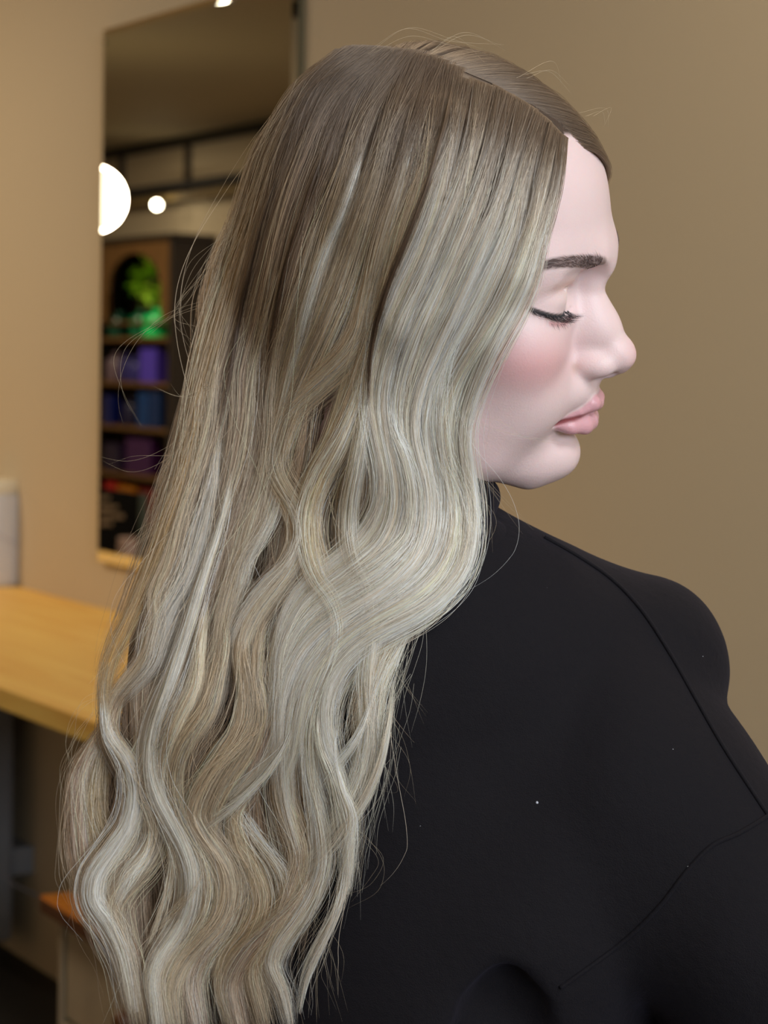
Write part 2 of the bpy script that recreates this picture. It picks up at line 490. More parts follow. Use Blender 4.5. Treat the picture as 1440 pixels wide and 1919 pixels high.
lme = pydata('leaf', [(a * 0.06, b * 0.09, c * 0.1) for a, b, c in lv], [(0, 1, 6), (1, 2, 6), (2, 3, 6), (3, 4, 6), (4, 5, 6), (5, 0, 6)], True)
lme.materials.append(leafm)
cz0 = virt(248, 522, PF)[1]
for k in range(110):
    v = Vector(rng.normal(size=3)); v.normalize(); rr = rng.random() ** 0.4
    loc = Vector((pc[0], pc[1], cz0)) + Vector((v.x * 0.095 * rr, v.y * 0.095 * rr, v.z * 0.115 * rr))
    o = bpy.data.objects.new('leaf', lme); C.objects.link(o)
    o.parent = pl; o.matrix_parent_inverse = Matrix.Translation(-pl.location)
    o.location = loc; o.rotation_euler = v.to_track_quat('X', 'Z').to_euler(); s = 0.55 + 0.7 * rng.random(); o.scale = (s, s, s)
tube('stem', [(pc[0], pc[1], zA1 + 0.05), (pc[0] + 0.004, pc[1], cz0 - 0.04), (pc[0], pc[1], cz0 + 0.04)], 0.004, mat('plant_stem', srgb(60, 80, 30), 0.6), pl)

# desk with a black letter sign and a pink jar in front of the cabinet
PDk = 2.05
s_d, z_d = virt(235, 1046, PDk)
s_dl = virt(150, 1046, PDk)[0]; s_dr = virt(400, 1046, PDk)[0]
dk = empty('reception_desk', room(s_d, PDk, 0))
tag(dk, 'reddish brown desk top seen at the bottom of the mirror', 'desk')
M_desk = mat('red_brown_desk', srgb(104, 62, 40), 0.4, var=0.2, vscale=12)
rbox('desk_top', s_dr, s_dl, PDk - 0.12, PDk + 0.45, z_d - 0.03, z_d, M_desk, dk)
for s in (s_dr + 0.05, s_dl - 0.09):
    rbox('side_panel', s, s + 0.04, PDk - 0.08, PDk + 0.4, 0, z_d - 0.0301, M_desk, dk)
PS = PDk + 0.05
ss0, zs1 = virt(262, 925, PS); ss1 = virt(178, 925, PS)[0]
sg = empty('letter_sign', room(ss0, PS, z_d))
tag(sg, 'black sign with pale lettering standing on the desk in the mirror', 'sign')
rbox('sign_board', ss0, ss1, PS, PS + 0.012, z_d + 0.0005, zs1, mat('sign_black', srgb(12, 10, 9), 0.9, spec=0.1), sg, 0.002)
rbox('sign_edge', ss0 - 0.022, ss0 - 0.0005, PS - 0.002, PS + 0.03, z_d + 0.0005, zs1, mat('grey_green_edge', srgb(84, 92, 78), 0.4), sg, 0.002)
M_let = mat('pale_lettering', srgb(190, 160, 130), 0.6)
bm = bmesh.new()
for yy, xa, xb in ((935, 188, 206), (952, 188, 222), (968, 188, 232), (982, 188, 210)):
    x = xa
    while x < xb:
        wd = rng.uniform(3.0, 5.5)
        a, za = virt(x, yy - 5, PS); b, zb = virt(min(x + wd, xb), yy + 4, PS)
        if rng.random() < 0.55:
            rbox_bm(bm, b, a, PS - 0.002, PS - 0.0001, zb, za, 0)
        else:
            rbox_bm(bm, a - abs(a - b) * 0.35, a, PS - 0.002, PS - 0.0001, zb, za, 0)
            rbox_bm(bm, b, a - abs(a - b) * 0.35, PS - 0.002, PS - 0.0001, 0.5 * (za + zb), za, 0)
        x += wd + 1.6
link('lettering', bm_mesh('lettering', bm), M_let, sg)
jr = virt(240, 1030, PDk - 0.06); rj = 0.5 * abs(virt(234, 1030, PDk)[0] - virt(250, 1030, PDk)[0])
jc = room(jr[0], PDk - 0.06, z_d + 0.0005); hj = virt(241, 1008, PDk - 0.06)[1] - z_d
je = empty('jar', jc)
tag(je, 'small pale pink jar on the desk in front of the black sign', 'jar')
M_jar = mat('pink_jar', srgb(214, 176, 160), 0.3)
lathe('body', [(0, 0), (rj, 0), (rj, hj * 0.75), (rj * 0.92, hj * 0.8), (0, hj * 0.8)], jc, M_jar, je, 24)
lathe('lid', [(0, hj * 0.8), (rj * 0.96, hj * 0.8), (rj * 0.96, hj), (0, hj)], jc, M_jar, je, 24)

# globe pendant lamp
PG = 1.45
sg_, zg = virt(174, 373, PG)
dg = (W_DIST + PG) / float(W_N @ ray(174, 373))
RG = 60 / FPX * dg
gc = room(sg_, PG, zg)
gl = empty('globe_pendant', (gc[0], gc[1], CEIL))
tag(gl, 'round white glowing globe pendant lamp cut off by the left edge of the mirror', 'lamp')
M_globe = mat('glowing_globe', (1, 0.9, 0.7, 1), 0.4, emit=(1.0, 0.84, 0.56, 1), estr=3.2)
bm = bmesh.new(); bmesh.ops.create_uvsphere(bm, u_segments=48, v_segments=28, radius=RG, matrix=Matrix.Translation(Vector(gc)))
link('globe_shade', bm_mesh('globe_shade', bm, True), M_globe, gl)
tube('cord', [(gc[0], gc[1], zg + RG), (gc[0], gc[1], CEIL)], 0.003, M_track, gl)
lathe('ceiling_rose', [(0, -0.02), (0.03, -0.02), (0.045, 0.0), (0, 0)], (gc[0], gc[1], CEIL), M_track, gl, 24)

# small spot bulb
PSp = ROOM_W - 0.2
ssp, zsp = virt(294, 384, PSp)
spc = room(ssp, PSp, zsp); dsp = (W_DIST + PSp) / float(W_N @ ray(294, 384))
sp = empty('spot_lamp', spc)
tag(sp, 'small round bright bulb on an arm above the tall cabinet, in the mirror', 'lamp')
M_bulb = mat('lit_bulb', (1, 0.92, 0.8, 1), 0.4, emit=(1.0, 0.88, 0.66, 1), estr=30.0)
bm = bmesh.new(); bmesh.ops.create_uvsphere(bm, u_segments=20, v_segments=14, radius=8 / FPX * dsp, matrix=Matrix.Translation(Vector(spc)))
link('bulb', bm_mesh('bulb', bm, True), M_bulb, sp)
tube('arm', [spc, room(ssp, ROOM_W - 0.08, zsp + 0.02), room(ssp, ROOM_W - 0.02, zsp + 0.03)], 0.006, M_track, sp)
# recessed ceiling light
r9 = ray(400, -2); t9 = (CEIL - EYE) / r9[2]; P9 = CO + r9 * t9
s9, p9 = float(P9 @ W_D), float(P9 @ W_N) - W_DIST + 2 * MIR_P
rc9 = room(s9, p9, CEIL)
dl = empty('downlight', rc9)
tag(dl, 'bright recessed ceiling downlight at the top edge of the mirror', 'lamp')
lathe('trim_ring', [(0.045, -0.001), (0.06, -0.006), (0.068, 0.0)], rc9, M_frame, dl, 32)
lathe('diffuser', [(0, -0.003), (0.045, -0.003), (0.045, 0.0)], rc9, M_bulb, dl, 32)

# light of the visible globe, then unseen warm area fills below the ceiling
point('globe_light', (gc[0], gc[1], zg), 39, (1.0, 0.84, 0.64), RG * 1.02)
for s, p, e in ((1.6, 0.75, 6), (4.6, 1.3, 26), (9.5, 1.6, 34)):
    a = area('unseen_ceiling_fill', room(s, p, CEIL - 0.01), room(s, p, 0), 0.5, 0.5, e, (1.0, 0.83, 0.60))

# ------------------------------------------------------------------ the woman: implicit surfaces meshed with surface nets
def smin(a, b, k):
    h = np.clip(0.5 + 0.5 * (b - a) / k, 0, 1)
    return b + (a - b) * h - k * h * (1 - h)


def smax(a, b, k):
    return -smin(-a, -b, k)


def ell(P, c, r, rot=None):
    q = P - np.array(c, np.float32)
    if rot is not None: q = q @ np.array(rot, np.float32)
    r = np.array(r, np.float32)
    k0 = np.linalg.norm(q / r, axis=-1); k1 = np.linalg.norm(q / (r * r), axis=-1) + 1e-9
    return k0 * (k0 - 1.0) / k1


def caps(P, a, b, ra, rb=None):
    rb = ra if rb is None else rb
    a = np.array(a, np.float32); b = np.array(b, np.float32)
    ab = b - a
    t = np.clip(((P - a) @ ab) / (ab @ ab), 0, 1)
    return np.linalg.norm(P - a - t[..., None] * ab, axis=-1) - (ra + (rb - ra) * t)


def chain(P, pts, k=0.0):
    d = None
    for (p, r), (q, s) in zip(pts[:-1], pts[1:]):
        e = caps(P, p, q, r, s)
        d = e if d is None else (np.minimum(d, e) if k == 0 else smin(d, e, k))
    return d


def rotm(axis, deg):
    return np.array(Matrix.Rotation(R(deg), 3, axis))


def surface_nets(axs, f):
    """axs: three 1-d coordinate arrays, f: field on the grid; returns verts, quads"""
    nx, ny, nz = f.shape
    s = f < 0
    cs = np.zeros((nx - 1, ny - 1, nz - 1), np.int8)
    for i in (0, 1):
        for j in (0, 1):
            for k in (0, 1): cs += s[i:nx - 1 + i, j:ny - 1 + j, k:nz - 1 + k]
    act = (cs > 0) & (cs < 8)
    idx = -np.ones(act.shape, np.int64)
    A = np.argwhere(act); idx[act] = np.arange(len(A))
    acc = np.zeros((len(A), 3)); cnt = np.zeros(len(A))
    X = [np.asarray(a, float) for a in axs]
    cor = [(i, j, k) for i in (0, 1) for j in (0, 1) for k in (0, 1)]
    for a in range(8):
        for b in range(a + 1, 8):
            ca, cb = cor[a], cor[b]
            if sum(abs(ca[t] - cb[t]) for t in range(3)) != 1: continue
            ia = [A[:, t] + ca[t] for t in range(3)]; ib = [A[:, t] + cb[t] for t in range(3)]
            fa = f[ia[0], ia[1], ia[2]]; fb = f[ib[0], ib[1], ib[2]]
            m = (fa < 0) != (fb < 0)
            t = np.where(m, fa / np.where(m, fa - fb, 1), 0)
            for d in range(3):
                pa = X[d][ia[d]]; pb = X[d][ib[d]]
                acc[:, d] += np.where(m, pa + (pb - pa) * t, 0)
            cnt += m
    V = acc / cnt[:, None]
    Q = []
    for d in range(3):
        sl0 = [slice(None)] * 3; sl1 = [slice(None)] * 3
        sl0[d] = slice(0, -1); sl1[d] = slice(1, None)
        ch = s[tuple(sl0)] != s[tuple(sl1)]
        E = np.argwhere(ch)
        o1, o2 = [(1, 2), (2, 0), (0, 1)][d]
        ok = (E[:, o1] > 0) & (E[:, o2] > 0) & (E[:, o1] < f.shape[o1] - 1) & (E[:, o2] < f.shape[o2] - 1)
        E = E[ok]
        ins = s[E[:, 0], E[:, 1], E[:, 2]]
        c = []
        for (u, v) in ((0, 0), (-1, 0), (-1, -1), (0, -1)):
            G = E.copy(); G[:, o1] += u; G[:, o2] += v
            c.append(idx[G[:, 0], G[:, 1], G[:, 2]])
        q = np.stack(c, 1)
        q[ins] = q[ins][:, ::-1]
        Q.append(q)
    return V, np.concatenate(Q)


def fast_mesh(name, V, Q, smooth=True):
    me = bpy.data.meshes.new(name)
    me.vertices.add(len(V)); me.vertices.foreach_set('co', np.asarray(V, np.float32).ravel())
    n = len(Q)
    me.loops.add(n * 4); me.loops.foreach_set('vertex_index', np.asarray(Q, np.int32).ravel())
    me.polygons.add(n); me.polygons.foreach_set('loop_start', np.arange(0, n * 4, 4, dtype=np.int32))
    me.update(calc_edges=True); me.validate()
    if smooth: me.shade_smooth()
    return me


def relax(V, Q, it=2, lam=0.5):
    n = len(V)
    E = np.concatenate([Q[:, [0, 1]], Q[:, [1, 2]], Q[:, [2, 3]], Q[:, [3, 0]]])
    for _ in range(it):
        s = np.zeros_like(V); c = np.zeros(n)
        for d in range(3):
            s[:, d] = np.bincount(E[:, 0], V[E[:, 1], d], n) + np.bincount(E[:, 1], V[E[:, 0], d], n)
        c = np.bincount(E[:, 0], minlength=n) + np.bincount(E[:, 1], minlength=n)
        V = V + lam * (s / np.maximum(c, 1)[:, None] - V)
    return V


# head frame, millimetres: x forward, y towards the camera side (her right), z up, origin between the eyes' height and the ears
HD_YAW, HD_TILT, HD_PITCH = 17.0, 17.0, 10.0
_f = np.array([math.cos(R(HD_YAW)), -math.sin(R(HD_YAW)), 0.0])
_n = np.array([-math.sin(R(HD_YAW)), -math.cos(R(HD_YAW)), 0.0])
_u = np.array([0, 0, 1.0])
HB = np.stack([_f, _n, _u], 1)                       # columns
Mt = np.array(Matrix.Rotation(R(HD_TILT), 3, Vector(_f)))
# tilt: top of the head leans towards the camera
if (Mt @ _u) @ _n < 0: Mt = Mt.T
HB = Mt @ HB
Mp = np.array(Matrix.Rotation(R(HD_PITCH), 3, Vector(HB[:, 1])))
if (Mp @ HB[:, 0])[2] > HB[:, 0][2]: Mp = Mp.T
HB = Mp @ HB
NAS = np.array([91.0, 0, 2.0])                         # nasion in the head frame
HO = at(1139, 530, 1.165) - HB @ (NAS * 0.001)         # head origin in world


def h2w(p): return HO + (np.asarray(p, float) * 0.001) @ HB.T


def w2h(p): return ((np.asarray(p, float) - HO) @ HB) * 1000.0


def interp(z, zs, vs):
    # smooth (Catmull-Rom like) interpolation through a table
    zs = np.array(zs, float); vs = np.array(vs, float)
    o = np.argsort(zs); zs, vs = zs[o], vs[o]
    m = np.gradient(vs, zs)
    i = np.clip(np.searchsorted(zs, z) - 1, 0, len(zs) - 2)
    h = zs[i + 1] - zs[i]; t = np.clip((z - zs[i]) / h, 0, 1)
    return ((2 * t**3 - 3 * t**2 + 1) * vs[i] + (t**3 - 2 * t**2 + t) * h * m[i] + (-2 * t**3 + 3 * t**2) * vs[i + 1] + (t**3 - t**2) * h * m[i + 1])


FZ = [95, 80, 62, 45, 30, 18, 8, 0, -12, -25, -38, -50, -60, -70, -80, -91, -101, -109, -116, -122]
FF = [46, 62, 75, 81.0, 85.0, 86.5, 88, 86.5, 83, 81, 82.5, 85, 86.5, 85, 82, 81, 80, 76, 66, 50]
FW = [50, 55, 59, 61, 62, 63, 64, 65, 66, 65, 62, 58, 55, 52, 49, 44, 38, 32, 25, 15]
FN = [2.0] * 20


CRE = [((73.4, 30.5, 3.6), 0.05), ((69.5, 37, 3.8), 0.8), ((63.0, 43.5, 2.6), 0.8), ((54, 50, -1.0), 0.6)]
LMC = [((76, 17.5, -10.5), 0.3), ((76.0, 25, -10.4), 0.5), ((71.6, 34, -9.8), 0.5), ((63.5, 43, -7.8), 0.5), ((53.5, 50.5, -4.6), 0.4)]
ULC = [((94.2, 0, -67.0), 4.8), ((93.2, 5.5, -66.0), 4.6), ((87.8, 13, -70.0), 2.5), ((78.0, 23.5, -74.0), 0.8)]
LLC = [((91.0, 0, -79.0), 6.5), ((89.4, 7, -79.0), 6.5), ((84.4, 15, -78.6), 5.2), ((77, 23.0, -76.0), 2.2)]
MLC = [((99.2, 0, -72.3), 0.5), ((97.4, 6, -71.3), 0.5), ((91.0, 15, -72.2), 0.5), ((80.4, 24.5, -74.0), 0.4), ((77.0, 28.0, -74.8), 0.4)]
LASH = [(76, 18, -10.6), (75.6, 25, -10.4), (71.4, 34, -9.8), (63.0, 43, -7.6), (53.0, 51, -3.8)]
LLID = [(73.5, 23, -13.6), (70.0, 33, -14.0), (62, 43, -11.8)]
BROW = [(90, 19, 17.0), (86, 27, 18.8), (76, 37, 21), (64, 47, 21.5), (50, 55, 18)]


def head_field(P):
    """P (...,3) in head frame mm"""
    P = P.astype(np.float32)
    x, y, z = P[..., 0], P[..., 1], P[..., 2]
    ay = np.abs(y)
    PM = np.stack([x, ay, z], -1)                      # mirrored
    cran = ell(P, (-11, 0, 32.5), (88, 72, 73))
    F = interp(z, FZ, FF).astype(np.float32); W = interp(z, FZ, FW).astype(np.float32); N = interp(z, FZ, FN).astype(np.float32)
    xc = 8.0
    q = ((ay / W) ** N + (np.abs(x - xc) / np.where(x > xc, F - xc, 60.0)) ** N) ** (1 / N)
    face = (q - 1) * 48.0
    face = np.maximum(face, -(z + 122)); face = smax(face, z - 88, 20)
    d = smin(cran, face, 22)
    # jaw
    jaw = chain(PM, [((2, 50, -50), 14), ((12, 49, -74), 14), ((42, 34, -95), 15), ((63, 12, -106), 15)], 6)
    d = smin(d, jaw, 16)
    # cheek
    d = smin(d, ell(PM, (54, 38, -30), (24, 23, 26)), 14)
    d = smin(d, ell(PM, (64, 22, -58), (16, 14, 18)), 12)
    # brow ridge
    d = smin(d, chain(PM, [((83.0, 0, 16), 6), ((81.0, 10, 17.5), 6), ((70, 24, 19), 5), ((60, 40, 18), 6), ((49, 50, 11), 6)]), 18)
    # orbit hollow
    d = smax(d, -ell(PM, (84, 29, 2), (19, 19, 11)), 9)
    d = smax(d, -ell(PM, (88, 16, 0), (12, 7, 13)), 8)
    # eyelid ball
    d = smin(d, ell(PM, (58, 32, -2.8), (17.5, 18, 13)), 4)
    # fold above the upper lid
    d = smin(d, chain(PM, [((72, 15, 4.5), 3), ((73.5, 26, 9.0), 4.0), ((67, 40, 9.5), 4.2), ((53, 51, 3), 3.4)]), 6)
    d = smax(d, -(chain(PM, CRE) - 0.7), 2.0)
    # nose
    nose = chain(P, [((82, 0, 14), 7), ((81, 0, 2), 6.6), ((84.5, 0, -12), 6.8), ((91.5, 0, -24), 7.4), ((100, 0, -34.5), 9.0)], 6)
    side = ell(P, (78, 0, -26), (23, 15.5, 20))
    nose = smin(nose, side, 8)
    tip = ell(P, (102.6, 0, -37.8), (9.8, 9.4, 8.6))
    nose = smin(nose, tip, 7)
    ala = ell(PM, (89.5, 11.4, -42.6), (12.8, 6.2, 7.0))
    nose = smin(nose, ala, 7.0)
    col = chain(P, [((104.5, 0, -43.2), 4.2), ((98.5, 0, -46.8), 4.2), ((90, 0, -50), 5)], 3)
    nose = smin(nose, col, 3)
    nose = smax(nose, -ell(PM, (97.5, 7.2, -48.5), (7.5, 3.1, 4.2), rotm('Z', -14)), 1.6)
    d = smin(d, nose, 3.2)
    d = smin(d, ell(PM, (48, 34, -64), (25, 18, 26)), 18)
    # upper lip plane, philtrum
    d = smin(d, ell(P, (79, 0, -59), (15, 21, 14)), 8)
    d = smax(d, -caps(P, (99.2, 0, -54), (100.2, 0, -61), 2.4), 2.5)
    # lips
    d = smin(d, chain(PM, ULC, 1.5), 3.0)
    d = smin(d, chain(PM, LLC, 1.5), 3.0)
    d = smax(d, -(chain(PM, MLC) - 0.75), 1.3)
    # hollow under the lower lip
    d = smax(d, -caps(PM, (93.0, 0, -89.5), (84, 15, -88), 4.4), 6)
    # chin
    d = smin(d, ell(P, (71, 0, -102), (18.5, 19, 15)), 8)
    # lid margin: shallow step where the lids meet, and a lower-lid roll
    d = smax(d, -(chain(PM, LMC) - 0.55), 0.9)
    d = smin(d, chain(PM, [((74, 20, -12.5), 1.4), ((71, 31, -14.2), 1.6), ((62.5, 42, -12), 1.4)]), 3.0)
    # ear
    ear = ell(PM, (-2, 70, -8), (15, 4.5, 27), rotm('X', 0))
    ear = smax(ear, -ell(PM, (0, 75.5, -4), (8.5, 4.5, 16)), 3)
    d = smin(d, ear, 4)
    return d


# body under the clothes, world metres converted to the head frame
def wchain(P, pts, k=0.0):
    return chain(P, [(w2h(p), r) for p, r in pts], k)


NECK_T = at(800, 800, 1.20); NECK_B = at(800, 985, 1.215)
def body_field(P):
    d = wchain(P, [(at(735, 700, 1.20), 44), (at(738, 850, 1.20), 43), (at(765, 1010, 1.215), 48)], 8)
    d = smin(d, wchain(P, [(at(800, 1160, 1.225), 46), (at(1165, 1285, 1.235), 44)], 5), 22)
    d = smin(d, wchain(P, [(at(760, 1160, 1.225), 46), (at(470, 1345, 1.238), 42)], 5), 22)
    d = smin(d, wchain(P, [(at(790, 1330, 1.24), 88), (at(800, 1800, 1.25), 92), (at(800, 2300, 1.25), 96), (at(800, 2600, 1.25), 105)], 10), 50)
    d = smin(d, wchain(P, [(at(1165, 1285, 1.235), 42), (at(1400, 1730, 1.20), 38)], 5), 20)
    d = smin(d, wchain(P, [(at(455, 1345, 1.24), 40), (at(440, 1900, 1.27), 36)], 5), 20)
    return d


def axis_grid(lo, hi, f0, f1, fine, coarse):
    a = list(np.arange(f0, f1, fine))
    x, st = f0, fine
    L = []
    while x > lo:
        st = min(coarse, st * 1.12); x -= st; L.append(x)
    x, st = a[-1], fine; Rr = []
    while x < hi:
        st = min(coarse, st * 1.12); x += st; Rr.append(x)
    return np.array(L[::-1] + a + Rr)


gx = axis_grid(-230, 260, 40, 124, 0.85, 9)
gy = axis_grid(-330, 330, -20, 62, 0.95, 9)
gz = axis_grid(-700, 125, -118, 42, 0.85, 9)
G = np.stack(np.meshgrid(gx, gy, gz, indexing='ij'), -1).astype(np.float32)
Fh = np.empty(G.shape[:3], np.float32)
for i in range(0, len(gx), 16):
    g = G[i:i + 16]
    hf = head_field(g)
    bf = body_field(g)
    Fh[i:i + 16] = smin(hf, bf, 14)
del G
HV, HQ = surface_nets((gx, gy, gz), Fh)
del Fh
HV = relax(HV, HQ, 1, 0.5)
HNORM = None

person_loc = at(800, 2600, 1.25)
person = empty('person', (person_loc[0], person_loc[1], person_loc[2]))
tag(person, 'woman with long wavy blonde hair and black sweatshirt, seen from behind, face turned right', 'person')
body_me = fast_mesh('body', h2w(HV), HQ)

BV = BVHTree.FromPolygons([tuple(v) for v in h2w(HV)], [tuple(q) for q in HQ.tolist()])


def skin_at(p_head, d_head, back=12.0):
    """drop a point onto the skin along direction d (head frame)"""
    o = h2w(np.asarray(p_head) - np.asarray(d_head) * back); d = HB @ np.asarray(d_head)
    hit = BV.ray_cast(Vector(o), Vector(d), 0.06)
    if hit[0] is None: return None, None
    nn = HB.T @ np.array(hit[1])
    return w2h(hit[0]), nn


def poly_at(pts, u):
    pts = np.asarray(pts, float); t = u * (len(pts) - 1); i = min(int(t), len(pts) - 2); f = t - i
    m0 = (pts[i + 1] - pts[max(i - 1, 0)]) / 2; m1 = (pts[min(i + 2, len(pts) - 1)] - pts[i]) / 2
    return (2 * f**3 - 3 * f**2 + 1) * pts[i] + (f**3 - 2 * f**2 + f) * m0 + (-2 * f**3 + 3 * f**2) * pts[i + 1] + (f**3 - f**2) * m1


# colour regions of the skin, stored per vertex
x, y, z = HV[:, 0], HV[:, 1], HV[:, 2]
AY = np.abs(y); VM = np.stack([x, AY, z], 1)
base = np.array(srgb(222, 194, 192)[:3]); pink = np.array(srgb(224, 146, 148)[:3]); lipc = np.array(srgb(206, 154, 160)[:3])
line_red = np.array(srgb(120, 30, 36)[:3]); shim = np.array(srgb(236, 216, 206)[:3]); dark = np.array(srgb(24, 20, 26)[:3]); brw = np.array(srgb(112, 90, 84)[:3])
warm = np.array(srgb(196, 140, 112)[:3])
col = np.tile(base, (len(HV), 1))


def blend(c, w):
    global col
    w = np.clip(w, 0, 1)[:, None]; col = col * (1 - w) + np.array(c) * w


sstep = lambda a, b, t: np.clip((t - a) / (b - a), 0, 1) ** 2 * (3 - 2 * np.clip((t - a) / (b - a), 0, 1))
blend(pink, 0.75 * np.exp(-(((x - 58) / 26) ** 2 + ((AY - 44) / 24) ** 2 + ((z + 34) / 15) ** 2)))
blend(pink, 0.25 * np.exp(-(((x - 112) / 8) ** 2 + (AY / 10) ** 2 + ((z + 36) / 9) ** 2)))
blend(warm, 0.45 * np.exp(-(((AY - 34) / 14) ** 2 + ((z - 7) / 3.6) ** 2)) * (x > 50))
blend(shim, 0.6 * np.exp(-(((AY - 26) / 9) ** 2 + ((z + 1) / 5) ** 2)) * (x > 66))
VF = VM.astype(np.float32)
dn = chain(VF, [((83, 18, -43), 0), ((82, 16.5, -47.5), 0)])
blend(warm * 0.7, 0.45 * np.exp(-(dn / 2.8) ** 2))  # crease shade beside the nostril, painted into the skin colour
off = lambda L, dx, dr: [((p[0] + dx, p[1], p[2]), r + dr) for p, r in L]
dul = chain(VF, off(ULC, 0.4, 0)); dll = chain(VF, off(LLC, 0.4, 0))
blend(lipc, 1 - sstep(0.5, 1.9, np.minimum(dul, dll)))
dml = chain(VF, off(MLC, -1.0, -0.2))
blend(line_red, 0.85 * (1 - sstep(0.6, 2.0, dml)))


def snap(path, dirn=(-0.9, -0.4, 0)):
    out = []
    for k in range(25):
        p = poly_at(path, k / 24.0)
        q, nn = skin_at(p, np.array(dirn) / np.linalg.norm(dirn), 30)
        out.append(p if q is None else q)
    return out


LASH, LLID, BROW = snap(LASH), snap(LLID), snap(BROW)
dll2 = chain(VF, [(p, 0.05 + 0.75 * i / 24) for i, p in enumerate(LASH)][8:])
blend(dark, 0.95 * (1 - sstep(0.1, 1.1, dll2)))
dlr = chain(VF, [(p, 0) for p in LLID])
blend(pink * 0.8, 0.6 * (1 - sstep(0.4, 2.2, dlr)))
ddl = chain(VF, [(p, 3.2 * (1 - 0.6 * i / 24)) for i, p in enumerate(BROW)])
blend(brw, 0.75 * (1 - sstep(0.0, 2.2, ddl)))
# scalp under the hair takes a dark root colour with hair shade painted in; hairline traced in the head frame
_pp = px_of(h2w(HV))
_hl = np.interp(_pp[:, 0], [1000, 1050, 1058, 1080, 1105, 1122, 1160], [420, 300, 256, 258, 268, 290, 330])
_top = (z > 30) & ((_pp[:, 1] < _hl) | (x < 45))
blend(np.array(srgb(70, 56, 48)[:3]), np.where(_top, np.clip((_hl - _pp[:, 1]) / 10.0, 0, 1) * (x > 45) + (x <= 45), 0))
ca = body_me.color_attributes.new('skin_colour', 'FLOAT_COLOR', 'POINT')
ca.data.foreach_set('color', np.concatenate([col, np.ones((len(col), 1))], 1).astype(np.float32).ravel())
ga = body_me.attributes.new('gloss', 'FLOAT', 'POINT')
ga.data.foreach_set('value', (1 - sstep(0.3, 1.8, np.minimum(dul, dll))).astype(np.float32))

M_skin = bpy.data.materials.new('skin'); M_skin.use_nodes = True
nt = M_skin.node_tree; b = nt.nodes['Principled BSDF']
a = nt.nodes.new('ShaderNodeAttribute'); a.attribute_name = 'skin_colour'
nt.links.new(a.outputs['Color'], b.inputs['Base Color'])
b.inputs['Subsurface Weight'].default_value = 0.35
b.inputs['Subsurface Radius'].default_value = (1.0, 0.35, 0.2)
b.inputs['Subsurface Scale'].default_value = 0.004
ag = nt.nodes.new('ShaderNodeAttribute'); ag.attribute_name = 'gloss'
mr = nt.nodes.new('ShaderNodeMapRange'); mr.inputs['To Min'].default_value = 0.46; mr.inputs['To Max'].default_value = 0.28
nt.links.new(ag.outputs['Fac'], mr.inputs['Value']); nt.links.new(mr.outputs[0], b.inputs['Roughness'])
tc = nt.nodes.new('ShaderNodeTexCoord'); n = nt.nodes.new('ShaderNodeTexNoise'); n.inputs['Scale'].default_value = 900; n.inputs['Detail'].default_value = 3
bp = nt.nodes.new('ShaderNodeBump'); bp.inputs['Strength'].default_value = 0.25; bp.inputs['Distance'].default_value = 0.0006
nt.links.new(tc.outputs['Object'], n.inputs['Vector']); nt.links.new(n.outputs['Fac'], bp.inputs['Height']); nt.links.new(bp.outputs[0], b.inputs['Normal'])
body = link('body', body_me, M_skin, person)


# ---- strands helper: many tapered hairs as one curves object
def strands(name, S, Rr, cols, m, parent, tip=0.25):
    """S (n,k,3) points, Rr (n,) radii, cols (n,k,3) or None"""
    n, k = S.shape[:2]
    cu = bpy.data.hair_curves.new(name)
    cu.add_curves([k] * n)
    cu.attributes['position'].data.foreach_set('vector', S.astype(np.float32).ravel())
    ra = cu.attributes.get('radius') or cu.attributes.new('radius', 'FLOAT', 'POINT')
    t = np.linspace(0, 1, k)
    tp = np.where(t < 0.7, 1.0, 1 - (1 - tip) * (t - 0.7) / 0.3)
    ra.data.foreach_set('value', (Rr[:, None] * tp[None]).astype(np.float32).ravel())
    if cols is not None:
        c = cu.attributes.new('strand_colour', 'FLOAT_COLOR', 'POINT')
        c.data.foreach_set('color', np.concatenate([cols, np.ones((n, k, 1))], -1).astype(np.float32).ravel())
    o = bpy.data.objects.new(name, cu); C.objects.link(o)
    cu.materials.append(m)
    o.parent = parent
    if parent.type == 'EMPTY': o.matrix_parent_inverse = Matrix.Translation(-parent.location)
    return o


def hair_tubes(name, S, Rr, m, parent):
    """short hairs (lashes, brows) as thin three-sided tapered tubes in one mesh"""
    n, k = S.shape[:2]
    T = np.gradient(S, axis=1); T /= np.linalg.norm(T, axis=-1, keepdims=True) + 1e-12
    A = np.cross(T, [0.31, 0.7, 0.62]); A /= np.linalg.norm(A, axis=-1, keepdims=True) + 1e-12
    B = np.cross(T, A)
    tp = np.linspace(1, 0.12, k)[None, :, None]
    V = np.stack([S + (A * math.cos(u) + B * math.sin(u)) * (Rr[:, None, None] * tp) for u in (0, 2.094, 4.189)], 2).reshape(-1, 3)
    Q = []
    base = (np.arange(n)[:, None] * k + np.arange(k - 1)[None]).ravel() * 3
    for j in range(3):
        jn = (j + 1) % 3
        Q.append(np.stack([base + j, base + jn, base + 3 + jn, base + 3 + j], 1))
    return link(name, fast_mesh(name, V, np.concatenate(Q)), m, parent)


